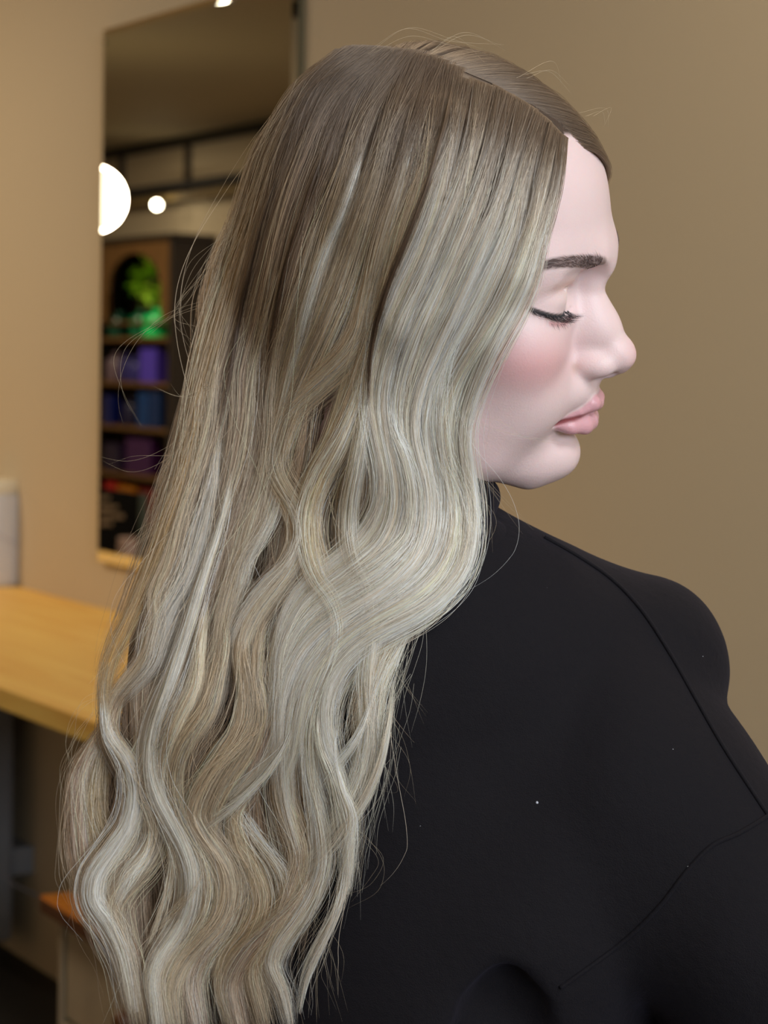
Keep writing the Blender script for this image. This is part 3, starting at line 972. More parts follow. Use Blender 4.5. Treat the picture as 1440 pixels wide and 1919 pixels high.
M_lash = mat('black_lash', srgb(26, 22, 28), 0.4)
M_brow = mat('ash_brown_brow', srgb(104, 84, 80), 0.6)
for sgn in (1, -1):
    # lashes: rows along the upper lid edge, curling down, out and up
    S = []
    path = LASH
    for k in range(210 if sgn > 0 else 120):
        u = 0.2 + 0.8 * rng.random(); p = poly_at(path, u); p = p + rng.normal(0, 0.2, 3)
        q, nn = skin_at((p[0], sgn * p[1], p[2]), (-1, 0, 0))
        if q is None: continue
        L = 8.5 + 2.2 * math.sin(math.pi * min(u + 0.15, 1)) + rng.normal(0, 0.8)
        fan = (u - 0.45) * 0.9
        dirn = np.array([0.78, sgn * (0.1 + fan * 0.8), -0.62 - 0.25 * u]) + rng.normal(0, 0.09, 3); dirn /= np.linalg.norm(dirn)
        pts = []
        for t in np.linspace(0, 1, 6):
            pts.append(q - np.array([0.3, 0, 0]) + dirn * L * t + np.array([0.1, 0, 0.52]) * L * t * t)
        S.append(pts)
    hair_tubes('upper_eyelashes', h2w(np.array(S)), np.full(len(S), 0.00009), M_lash, person)
    S = []
    path = LLID
    for k in range(40):
        p = poly_at(path, rng.random())
        q, nn = skin_at((p[0], sgn * p[1], p[2]), (-1, 0, 0))
        if q is None: continue
        L = 3.2 + rng.normal(0, 0.5)
        dirn = np.array([0.5, sgn * 0.1, -0.85]) + rng.normal(0, 0.18, 3)
        S.append([q + dirn * L * t for t in np.linspace(0, 1, 4)])
    hair_tubes('lower_eyelashes', h2w(np.array(S)), np.full(len(S), 0.00006), M_lash, person)
    # eyebrow
    S = []
    path = BROW
    for k in range(700):
        u = rng.random(); wd = 4.3 * (1 - 0.6 * u) * (1 if u > 0.06 else 0.8)
        p = poly_at(path, u) + np.array([0, -5.0 if sgn < 0 else 0, rng.uniform(-wd, wd) + (4.0 if sgn < 0 else 0)])
        dd = np.array([-0.9, -sgn * 0.45, 0.0]); dd /= np.linalg.norm(dd)
        q, nn = skin_at((p[0], sgn * p[1], p[2]), dd)
        if q is None: continue
        tan = poly_at(path, min(u + 0.05, 1)) - poly_at(path, max(u - 0.05, 0)); tan /= np.linalg.norm(tan); tan[1] *= sgn
        dirn = tan * (0.5 + 0.5 * u) + np.array([0, 0, 0.75 * (1 - u) - 0.15]) + rng.normal(0, 0.12, 3)
        dirn -= nn * (dirn @ nn); dirn /= np.linalg.norm(dirn); L = 3.6 + rng.normal(0, 0.6)
        S.append([q + nn * (0.05 + 0.55 * math.sin(2.2 * t)) + dirn * L * t for t in np.linspace(0, 1, 4)])
    hair_tubes('eyebrow', h2w(np.array(S)), np.full(len(S), 0.00009), M_brow, person)

# ------------------------------------------------------------------ black sweatshirt
def mchain(P, pts, k=0.0):
    return chain(P, [(p * 1000.0, r) for p, r in pts], k)


def ring(P, c, Rr, r, tilt=(0, 0), sq=(1, 1)):
    c = c * 1000.0
    q = P - c.astype(np.float32)
    nrm = np.array([math.sin(R(tilt[0])), math.sin(R(tilt[1])), 1.0]); nrm /= np.linalg.norm(nrm)
    h = q @ nrm.astype(np.float32)
    pl_ = q - h[..., None] * nrm.astype(np.float32)
    rad_ = np.sqrt((pl_[..., 0] / sq[0]) ** 2 + (pl_[..., 1] / sq[1]) ** 2)
    return np.sqrt((rad_ - Rr) ** 2 + h ** 2) - r


def grid_mesh(name, lo, hi, step, f, it=1):
    ax = [np.arange(lo[i], hi[i] + step, step) for i in range(3)]
    F_ = np.empty([len(a) for a in ax], np.float32)
    for i in range(0, len(ax[0]), 24):
        g = np.stack(np.meshgrid(ax[0][i:i + 24], ax[1], ax[2], indexing='ij'), -1).astype(np.float32)
        F_[i:i + 24] = f(g)
    V, Q = surface_nets(ax, F_)
    return relax(V, Q, it, 0.5) * 0.001, Q


HOL = 1.135


def sweater_field(P):
    d = mchain(P, [(at(800, 1122, 1.225), 53), (at(960, 1212, 1.227), 62), (at(1190, 1249, 1.235), 55)], 8)
    d = smin(d, mchain(P, [(at(760, 1110, 1.225), 60), (at(600, 1240, 1.235), 62), (at(455, 1345, 1.24), 55)], 8), 40)
    d = smin(d, mchain(P, [(at(800, 1330, 1.235), 96), (at(860, 1750, 1.25), 118), (at(860, 2050, 1.25), 122), (at(850, 2500, 1.25), 118)], 12), 50)
    d = smin(d, mchain(P, [(at(1145, 1345, 1.215), 59), (at(1395, 1745, 1.17), 60)], 5), 9)
    d = smin(d, mchain(P, [(at(1395, 1745, 1.17), 60), (at(1480, 2050, 1.20), 56), (at(1300, 2450, 1.32), 46)], 5), 10)
    d = smin(d, mchain(P, [(at(1130, 1520, 1.185), 50), (at(1040, 1730, 1.18), 46)], 5), 45)
    d = smin(d, mchain(P, [(at(455, 1345, 1.24), 55), (at(440, 1900, 1.27), 52), (at(560, 2400, 1.33), 46)], 5), 24)
    # folds
    d = smax(d, -mchain(P, [(at(890, 1885, HOL - .002), 7), (at(945, 1845, HOL), 12), (at(990, 1880, HOL), 7)]), 10)
    d = smax(d, -mchain(P, [(at(870, 1975, HOL), 14), (at(945, 1895, HOL), 17), (at(1030, 2020, HOL), 14)]), 12)
    X, Y, Z = P[..., 0], P[..., 1], P[..., 2]
    d = d + 0.9 * np.sin(X * 0.035 + Z * 0.022 + 1.3) * np.sin(Z * 0.03 - X * 0.012) + 0.45 * np.sin(X * 0.075 - Z * 0.05)
    # hollow at the neck
    d = smax(d, -mchain(P, [(at(770, 850, 1.20), 38), (at(775, 940, 1.205), 36)]), 6)
    return d


c0 = at(860, 1500, 1.22) * 1000
lo = (c0[0] - 205, c0[1] - 150, at(0, 2420, 1.22)[2] * 1000); hi = (c0[0] + 240, c0[1] + 150, at(0, 870, 1.22)[2] * 1000)
SV, SQ = grid_mesh('sweater', lo, hi, 3.6, sweater_field, 2)
M_cloth = bpy.data.materials.new('black_sweatshirt_fleece'); M_cloth.use_nodes = True
nt = M_cloth.node_tree; b = nt.nodes['Principled BSDF']
b.inputs['Base Color'].default_value = srgb(13, 9, 14); b.inputs['Roughness'].default_value = 0.88
b.inputs['Specular IOR Level'].default_value = 0.25
b.inputs['Sheen Weight'].default_value = 0.06; b.inputs['Sheen Roughness'].default_value = 0.5; b.inputs['Sheen Tint'].default_value = srgb(150, 140, 175)
tc = nt.nodes.new('ShaderNodeTexCoord'); n1 = nt.nodes.new('ShaderNodeTexNoise'); n1.inputs['Scale'].default_value = 1600; n1.inputs['Detail'].default_value = 2
n2 = nt.nodes.new('ShaderNodeTexNoise'); n2.inputs['Scale'].default_value = 160; n2.inputs['Detail'].default_value = 4
ad = nt.nodes.new('ShaderNodeMath'); ad.operation = 'MULTIPLY_ADD'; ad.inputs[1].default_value = 0.5
nt.links.new(tc.outputs['Object'], n1.inputs['Vector']); nt.links.new(tc.outputs['Object'], n2.inputs['Vector'])
nt.links.new(n1.outputs['Fac'], ad.inputs[0]); nt.links.new(n2.outputs['Fac'], ad.inputs[2])
bp = nt.nodes.new('ShaderNodeBump'); bp.inputs['Strength'].default_value = 0.7; bp.inputs['Distance'].default_value = 0.001
nt.links.new(ad.outputs[0], bp.inputs['Height']); nt.links.new(bp.outputs[0], b.inputs['Normal'])
swe = link('sweatshirt', fast_mesh('sweatshirt', SV, SQ), M_cloth, person)
SB = BVHTree.FromPolygons([tuple(v) for v in SV], [tuple(q) for q in SQ.tolist()])


def collar_field(P):
    d = ring(P, at(770, 925, 1.205), 38, 13, (2, 4))
    d = smin(d, ring(P, at(762, 892, 1.203), 32, 8.5, (4, 4)), 9)
    d = smin(d, ring(P, at(785, 972, 1.21), 43, 11, (14, 2)), 5)
    d = smin(d, ring(P, at(790, 1005, 1.215), 47, 12, (20, 0)), 9)
    return d


c1 = at(790, 950, 1.205) * 1000
CV, CQ = grid_mesh('collar', c1 - [85, 85, 60], c1 + [85, 85, 45], 2.6, collar_field, 1)
col_o = link('collar', fast_mesh('collar', CV, CQ), M_cloth, swe)


def surf_path(pts, step=3.0):
    """trace a pixel polyline onto the sweatshirt"""
    pts = np.array(pts, float); out = []
    L = np.sum(np.linalg.norm(np.diff(pts, axis=0), axis=1)); n = int(L / step)
    for k in range(n + 1):
        q = poly_at(pts, k / n); r = ray(*q)
        h = SB.ray_cast(Vector(CO), Vector(r), 3.0)
        if h[0] is not None: out.append((np.array(h[0]), np.array(h[1]), q))
    return out


M_st = mat('violet_grey_thread', srgb(92, 86, 108), 0.6)
SEAMS = [[(1020, 1008), (1085, 1045), (1150, 1090), (1205, 1148), (1255, 1225), (1300, 1305), (1350, 1392), (1400, 1470), (1460, 1560)],
         [(1470, 1500), (1440, 1528), (1385, 1562), (1335, 1585), (1290, 1630), (1240, 1695), (1185, 1750), (1120, 1800), (1050, 1850)]]
for sm in SEAMS:
    tr = surf_path(sm, 5.0)
    pts = [p - n_ * 0.0007 for p, n_, q in tr]
    so = tube('seam', pts, 0.0011, M_cloth, swe, 8)
    V, F = [], []
    for side in (-1, 1):
        acc = 0.0
        for i in range(1, len(tr) - 1):
            p, nn, q = tr[i]; t = tr[i + 1][0] - tr[i - 1][0]; t /= np.linalg.norm(t); bb = np.cross(nn, t)
            if i % 2: continue
            c = p + bb * side * 0.0031
            nr_ = SB.find_nearest(Vector(c)); nn = np.array(nr_[1]); c = np.array(nr_[0]) + nn * 0.00022
            a_ = c - t * 0.0009; e_ = c + t * 0.0009; k0 = len(V)
            w_ = bb * 0.00022; h_ = nn * 0.0003
            V += [a_ - w_, a_ + w_, e_ + w_, e_ - w_, c - w_ * 0.7 + h_, c + w_ * 0.7 + h_]
            F += [(k0, k0 + 1, k0 + 5, k0 + 4), (k0 + 3, k0 + 4, k0 + 5, k0 + 2), (k0, k0 + 4, k0 + 3), (k0 + 1, k0 + 2, k0 + 5)]
    st = link('stitching', pydata('stitching', V, F), M_st, swe); st['kind'] = 'stuff'
# lint specks
bm = bmesh.new()
spk = [(1007, 1504, 1.0), (788, 1548, .45), (1262, 1404, .5), (1250, 1122, .4), (1318, 1230, .5), (1290, 1624, .6), (960, 1570, .35), (1138, 1793, .4), (1026, 1101, .4), (772, 1334, .4), (996, 1137, .35), (1094, 1105, .35)]
for k in range(60): spk.append((rng.uniform(780, 1400), rng.uniform(1080, 1900), rng.uniform(.12, .28)))
for px, py, s_ in spk:
    h = SB.ray_cast(Vector(CO), Vector(ray(px, py)), 3.0)
    if h[0] is None: continue
    bmesh.ops.create_icosphere(bm, subdivisions=1, radius=0.0009 * s_, matrix=Matrix.Translation(h[0] + h[1] * 0.0003))
li = link('lint', bm_mesh('lint', bm, True), mat('white_lint', srgb(190, 190, 200), 0.8), swe); li['kind'] = 'stuff'

# ------------------------------------------------------------------ hair
# near-surface depth of head and sweatshirt on a coarse pixel grid, smoothed into the hair's resting hull
GX = np.arange(60, 1241, 20); GY = np.arange(60, 2141, 20)
DG = np.full((len(GY), len(GX)), np.nan)
for j, py in enumerate(GY):
    for i, px in enumerate(GX):
        r = Vector(ray(px, py))
        best = None
        for tr_ in (BV, SB):
            h = tr_.ray_cast(Vector(CO), r, 3.0)
            if h[0] is not None:
                dd = float((np.array(h[0]) - CO) @ (CR @ np.array([0, 0, -1.0])))
                best = dd if best is None else min(best, dd)
        if best is not None: DG[j, i] = best
FAR = 1.215
D0 = np.where(np.isnan(DG), FAR, np.minimum(DG, FAR))


def shift(A, dj, di):
    return np.pad(A, 12, mode='edge')[12 + dj:12 + dj + A.shape[0], 12 + di:12 + di + A.shape[1]]


Dm = D0.copy()
for _ in range(2):
    Dm = np.minimum.reduce([shift(Dm, a, c) + 0.0025 * math.hypot(a, c) for a in range(-3, 4) for c in range(-2, 3)])
for _ in range(5):
    Dm = sum(shift(Dm, a, c) for a in (-1, 0, 1) for c in (-1, 0, 1)) / 9
Dm = np.minimum(Dm, D0 - 0.008)
# the head itself keeps its true near surface so the hair lies close on the skull
HULL = Dm


def hull(px, py):
    fx = np.clip((np.asarray(px, float) - GX[0]) / 20, 0, len(GX) - 1.001); fy = np.clip((np.asarray(py, float) - GY[0]) / 20, 0, len(GY) - 1.001)
    i = fx.astype(int); j = fy.astype(int); a = fx - i; c = fy - j
    return (HULL[j, i] * (1 - a) * (1 - c) + HULL[j, i + 1] * a * (1 - c) + HULL[j + 1, i] * (1 - a) * c + HULL[j + 1, i + 1] * a * c)


def at_arr(px, py, dep):
    v = np.stack([(px - 720) / FPX, (959.5 - py) / FPX, -np.ones_like(px)], -1) @ CR.T
    return CO + v * dep[..., None]


def cat_path(pts, n):
    pts = np.array(pts, float)
    L = np.r_[0, np.cumsum(np.linalg.norm(np.diff(pts[:, :2], axis=0), axis=1))]
    u = np.linspace(0, L[-1], n)
    return np.stack([interp(u, L, pts[:, k]) for k in range(pts.shape[1])], 1), L[-1]


# each lock: name of tone, layer (mm nearer than the hull), widths (px) root/mid/end, strands, pixel path
# tones: b = bright blonde, m = ash beige, d = dark ash brown, g = golden, p = pinkish beige, k = dark brown strands painting the shade gaps between panels
LOCKS = [
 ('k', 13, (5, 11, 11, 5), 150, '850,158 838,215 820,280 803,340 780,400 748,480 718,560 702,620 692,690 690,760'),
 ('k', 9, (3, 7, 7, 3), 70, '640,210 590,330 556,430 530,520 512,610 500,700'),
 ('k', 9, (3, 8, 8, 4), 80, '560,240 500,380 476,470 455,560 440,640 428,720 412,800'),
 ('b', 7, (6, 8, 8, 4), 34, '705,1240 692,1330 660,1400 622,1450 598,1485'),
 ('b', 7, (6, 9, 9, 4), 46, '738,1260 728,1360 714,1430 690,1490 650,1550 600,1610 560,1640'),
 ('b', 8, (6, 7, 7, 3), 34, '640,1330 627,1400 640,1470 662,1530 655,1590 640,1640'),
 ('b', 8, (8, 12, 12, 5), 70, '552,1300 545,1370 505,1440 455,1490 395,1532'),
 ('b', 8, (6, 9, 9, 4), 50, '520,1380 515,1420 480,1470 430,1520 380,1560'),
 ('m', 6, (8, 12, 12, 6), 60, '400,1560 385,1610 360,1670 330,1710 300,1740'),
 # front panel, from the face edge backwards
 ('b', 6, (16, 40, 44, 22), 520, '1054,250 1043,330 1010,440 977,545 922,645 885,725 862,810 868,880 878,950 872,1030 845,1090 795,1135 730,1170 665,1210 622,1262 603,1330 612,1400 635,1470 653,1530 655,1610 648,1680'),
 ('b', 6, (26, 42, 50, 20), 480, '1040,235 1020,320 995,430 955,540 900,640 855,720 838,790 843,870 856,940 852,1010 830,1065 790,1108 735,1140 675,1175 615,1225 575,1290 560,1360 545,1430 520,1490'),
 ('b', 5, (30, 46, 50, 20), 460, '1015,212 990,300 960,420 915,530 860,640 820,720 805,790 812,860 825,930 822,1000 800,1055 755,1100 700,1140 640,1185 590,1240 555,1310 540,1390 537,1450 548,1530'),
 ('b', 5, (32, 46, 48, 22), 460, '985,190 960,290 925,410 880,520 825,640 790,720 775,780 780,840 797,900 800,970 785,1030 745,1080 690,1120 625,1160 565,1215 532,1290 524,1370 528,1450 540,1530 560,1600'),
 ('b', 4, (34, 46, 46, 22), 440, '950,170 925,270 885,400 840,510 790,620 762,700 752,780 764,840 780,900 782,960 762,1020 715,1070 650,1110 585,1150 542,1210 522,1290 524,1370 520,1410 485,1450 430,1505'),
 ('b', 4, (34, 46, 42, 20), 420, '910,155 885,260 845,390 800,500 750,610 722,700 715,770 728,840 740,900 741,950 722,1010 670,1060 605,1105 560,1150 530,1210 519,1290 522,1360 515,1400 480,1445 425,1500'),
 ('b', 3, (34, 40, 34, 20), 380, '870,145 845,260 812,370 775,470 735,560 705,650 690,740 700,810 714,870 716,930 696,985 650,1035 590,1080 545,1130 522,1200 515,1280'),
 ('b', 8, (14, 18, 26, 14), 160, '905,520 860,620 835,700 828,780 838,860 868,930 880,1000 872,1050 835,1105 780,1150 720,1175'),
 ('b', 7, (12, 20, 30, 10), 180, '760,640 735,720 738,800 762,860 776,930 768,1000 720,1050 650,1095 600,1130 560,1180'),
 # middle panel
 ('m', 1, (40, 52, 46, 22), 460, '835,120 812,240 785,330 750,430 718,540 695,620 676,691 650,779 627,837 592,904 571,969 574,1027 592,1090 598,1160 585,1240 545,1310 483,1375 425,1430'),
 ('m', 2, (42, 54, 42, 24), 460, '815,112 780,220 748,340 715,450 690,560 665,640 621,691 563,741 522,782 507,837 504,866 522,910 551,954 560,998 548,1050 504,1110 465,1170 450,1225 462,1293 470,1352 443,1396 405,1440'),
 ('m', 2, (44, 54, 44, 22), 460, '790,108 745,200 708,310 672,420 640,520 600,620 565,700 543,760 520,830 500,900 482,960 460,1030 428,1100 410,1180 405,1260'),
 ('b', 2, (14, 30, 36, 22), 320, '700,190 672,300 640,400 606,480 580,560 560,640 545,700 528,770 510,840 492,900'),
 ('b', 2, (10, 34, 34, 18), 340, '765,330 735,430 705,530 693,600 690,690 683,790 668,880 655,960 662,1040 690,1100 700,1180 690,1260 692,1340 688,1400 672,1465 640,1525 600,1580 560,1636 520,1700'),
 ('b', 3, (10, 40, 46, 20), 380, '700,560 690,640 684,700 660,779 634,837 598,904 578,969 580,1027 600,1085 625,1120 640,1180 622,1250 598,1310 585,1352 583,1425 592,1500 598,1594 587,1650'),
 ('g', 4, (10, 30, 34, 18), 260, '660,760 640,820 605,890 582,950 580,1010 590,1070 612,1130'),
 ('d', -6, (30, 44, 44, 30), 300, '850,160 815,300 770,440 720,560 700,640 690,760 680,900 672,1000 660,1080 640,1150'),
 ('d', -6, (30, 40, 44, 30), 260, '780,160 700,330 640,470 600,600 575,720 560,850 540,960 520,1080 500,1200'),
 # back panels
 ('m', 1, (44, 50, 40, 22), 430, '760,104 690,200 650,320 612,430 582,540 550,640 530,720 515,800 497,870 478,950 452,1040 432,1120 412,1200 383,1270 374,1330'),
 ('d', 1, (42, 50, 40, 22), 430, '735,102 650,190 602,300 562,420 532,530 505,640 495,740 480,830 458,910 428,990 398,1070 372,1150 345,1230 318,1300 290,1370'),
 ('d', 1, (42, 50, 40, 22), 430, '715,100 620,180 567,290 527,400 497,510 470,620 452,700 450,780 438,860 415,960 385,1060 360,1150'),
 ('d', 0, (40, 48, 40, 24), 420, '695,98 592,172 537,280 502,390 472,500 445,600 420,700 400,800 372,900 345,990 318,1080 296,1165'),
 ('o', -2, (36, 40, 34, 24), 400, '675,98 578,165 517,270 479,380 444,490 415,600 390,700 367,800 342,900 310,990 270,1090 238,1165 205,1240 195,1310 212,1370'),
 ('o', -7, (26, 34, 34, 20), 300, '650,104 560,175 500,275 462,385 430,490 400,600 380,700 362,790 335,880 312,960 292,1040'),
 ('o', -10, (14, 40, 40, 18), 260, '480,330 438,420 412,500 405,580 408,660 398,760 360,840 322,900 305,960 300,1030'),
 ('m', 3, (10, 24, 22, 14), 220, '505,400 478,500 468,600 458,660 452,730 452,790 446,850'),
 ('m', 3, (10, 26, 26, 16), 240, '545,420 512,540 492,640 481,706 475,793 463,881 440,960 417,1027 411,1115'),
 ('m', 3, (10, 28, 26, 16), 240, '580,460 545,570 515,660 504,735 501,823 487,910 463,983 440,1060'),
 ('b', 4, (10, 26, 28, 12), 240, '505,870 522,905 515,950 490,998 458,1042 437,1100 415,1160'),
 ('b', 5, (10, 22, 26, 12), 220, '492,850 515,905 548,950 562,1000 545,1050 500,1100 455,1160 430,1210'),
 ('m', 3, (10, 34, 36, 20), 280, '440,560 408,677 396,764 373,866 344,954 318,1056 292,1120 293,1165 280,1222 248,1268 219,1300 205,1335'),
 ('o', 1, (10, 34, 36, 22), 240, '420,620 388,706 367,823 347,910 315,998 285,1080'),
 ('b', 4, (10, 30, 40, 24), 300, '455,760 417,808 396,910 376,998 350,1080 310,1150 293,1200 283,1240 251,1280 225,1310'),
 # lower waves
 ('b', 6, (10, 26, 42, 28), 420, '452,760 440,852 425,940 405,1010 383,1073 348,1190 318,1277 286,1365 278,1423 289,1482 327,1556 353,1611 359,1664 348,1719 314,1775 289,1817 292,1872 300,1930 310,1990'),
 ('m', 4, (10, 30, 38, 26), 340, '411,1050 385,1130 374,1204 365,1277 324,1365 300,1430 296,1490 310,1550'),
 ('m', 2, (20, 40, 46, 30), 420, '430,1040 412,1117 420,1204 408,1263 383,1336 342,1394 324,1452 330,1511 348,1555 378,1610 392,1660 384,1710 356,1757 325,1799 309,1840 314,1890 330,1960'),
 ('m', 4, (20, 40, 46, 30), 420, '470,1080 456,1146 456,1233 461,1306 450,1365 412,1423 377,1482 362,1530 384,1575 412,1615 425,1664 412,1719 378,1761 345,1803 325,1850 332,1930'),
 ('g', 5, (20, 26, 28, 18), 260, '530,1290 505,1340 455,1395 400,1450 370,1500 364,1550'),
 ('m', 2, (20, 44, 46, 30), 420, '620,1200 595,1250 560,1308 543,1352 537,1410 531,1483 553,1553 568,1608 553,1664 531,1719 498,1775 475,1817 484,1872 500,1930'),
 ('b', 3, (20, 40, 44, 26), 420, '605,1290 595,1330 583,1380 580,1440 590,1500 600,1560 602,1620 585,1670 555,1720 522,1765 508,1805 528,1858 545,1930'),
 ('p', 3, (20, 36, 44, 30), 380, '640,1560 600,1620 560,1680 505,1740 455,1790 430,1840 440,1900 455,1960'),
 ('b', 8, (6, 10, 12, 6), 90, '625,1255 598,1320 603,1400 625,1455 642,1517 651,1566 652,1640'),
 ('b', 4, (8, 20, 18, 8), 150, '650,1540 652,1608 643,1664 628,1714 600,1775 576,1830 560,1900'),
 ('b', 2, (10, 30, 28, 16), 110, '790,1140 765,1180 735,1235 712,1290 700,1352 694,1400 680,1460 655,1520'),
 ('m', 0, (12, 40, 34, 22), 120, '760,1150 735,1210 700,1265 680,1330 670,1400'),
 ('b', 3, (10, 22, 28, 16), 150, '670,1200 683,1240 690,1320 691,1396 672,1469 640,1530 598,1590'),
 ('m', 1, (16, 40, 50, 34), 420, '395,1180 350,1280 310,1360 275,1420 262,1480 287,1530 290,1570 270,1615 235,1655 212,1700 220,1745 240,1800 250,1860 262,1930'),
 ('d', 0, (16, 40, 42, 26), 380, '250,1260 212,1330 205,1370 230,1420 262,1470 300,1530 330,1590 345,1650 330,1720 300,1770'),
 ('b', 3, (14, 32, 40, 24), 340, '200,1240 196,1310 205,1380 237,1428 250,1490 240,1545 205,1600 178,1644 176,1690 200,1725 225,1775 240,1840 250,1900'),
 ('b', 4, (10, 26, 34, 14), 260, '285,1500 290,1550 276,1600 240,1650 218,1695'),
 ('p', -12, (20, 40, 48, 12), 380, '215,1350 180,1400 155,1450 148,1510 152,1570 160,1630 166,1690 172,1740'),
 ('g', -10, (14, 40, 50, 30), 260, '225,1340 200,1390 185,1450 180,1530 190,1600 200,1680'),
 ('m', 1, (20, 44, 50, 34), 420, '500,1420 470,1480 440,1530 448,1580 478,1630 492,1690 470,1747 430,1800 424,1858 440,1930'),
 ('p', 0, (20, 40, 44, 30), 360, '440,1560 455,1630 450,1680 425,1733 378,1789 360,1835 368,1900 380,1960'),
 ('b', 2, (12, 22, 26, 14), 220, '425,1470 455,1530 495,1590 530,1640 545,1700'),
 ('m', 3, (8, 14, 14, 8), 110, '300,1500 314,1553 322,1608 314,1664 298,1719 280,1770'),
 ('b', 4, (8, 18, 22, 10), 160, '330,1500 355,1580 368,1640 360,1700 335,1760 300,1810'),
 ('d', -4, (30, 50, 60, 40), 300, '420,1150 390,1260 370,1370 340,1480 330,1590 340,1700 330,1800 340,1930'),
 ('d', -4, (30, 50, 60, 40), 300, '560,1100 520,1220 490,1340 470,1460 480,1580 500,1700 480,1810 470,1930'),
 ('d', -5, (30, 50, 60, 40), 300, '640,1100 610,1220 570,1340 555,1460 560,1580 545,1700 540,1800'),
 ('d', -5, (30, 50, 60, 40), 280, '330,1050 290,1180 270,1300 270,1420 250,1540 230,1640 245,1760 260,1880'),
 ('p', 1, (14, 30, 34, 20), 280, '570,1180 545,1250 520,1330 500,1400 470,1460 440,1520'),
 ('m', 2, (14, 34, 34, 20), 300, '520,1100 490,1180 480,1260 490,1340 470,1400 430,1460 400,1520 395,1580 415,1640'),
 ('p', 2, (14, 30, 34, 22), 280, '535,1440 545,1500 560,1560 560,1620 540,1680 510,1740'),
]
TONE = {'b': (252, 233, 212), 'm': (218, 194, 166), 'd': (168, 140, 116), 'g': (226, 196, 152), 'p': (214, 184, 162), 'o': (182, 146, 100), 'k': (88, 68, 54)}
ROOT = np.array(srgb(106, 88, 74)[:3])
lin = lambda c: np.array(srgb(*c)[:3])
K = 34
tt_ = np.linspace(0, 1, K)
SAll, RAll, CAll = [], [], []


def part_y(px):     # the parting line in the picture: row at column
    return np.interp(px, [700, 800, 870, 930, 980, 1023, 1060], [100, 110, 128, 150, 178, 206, 246])


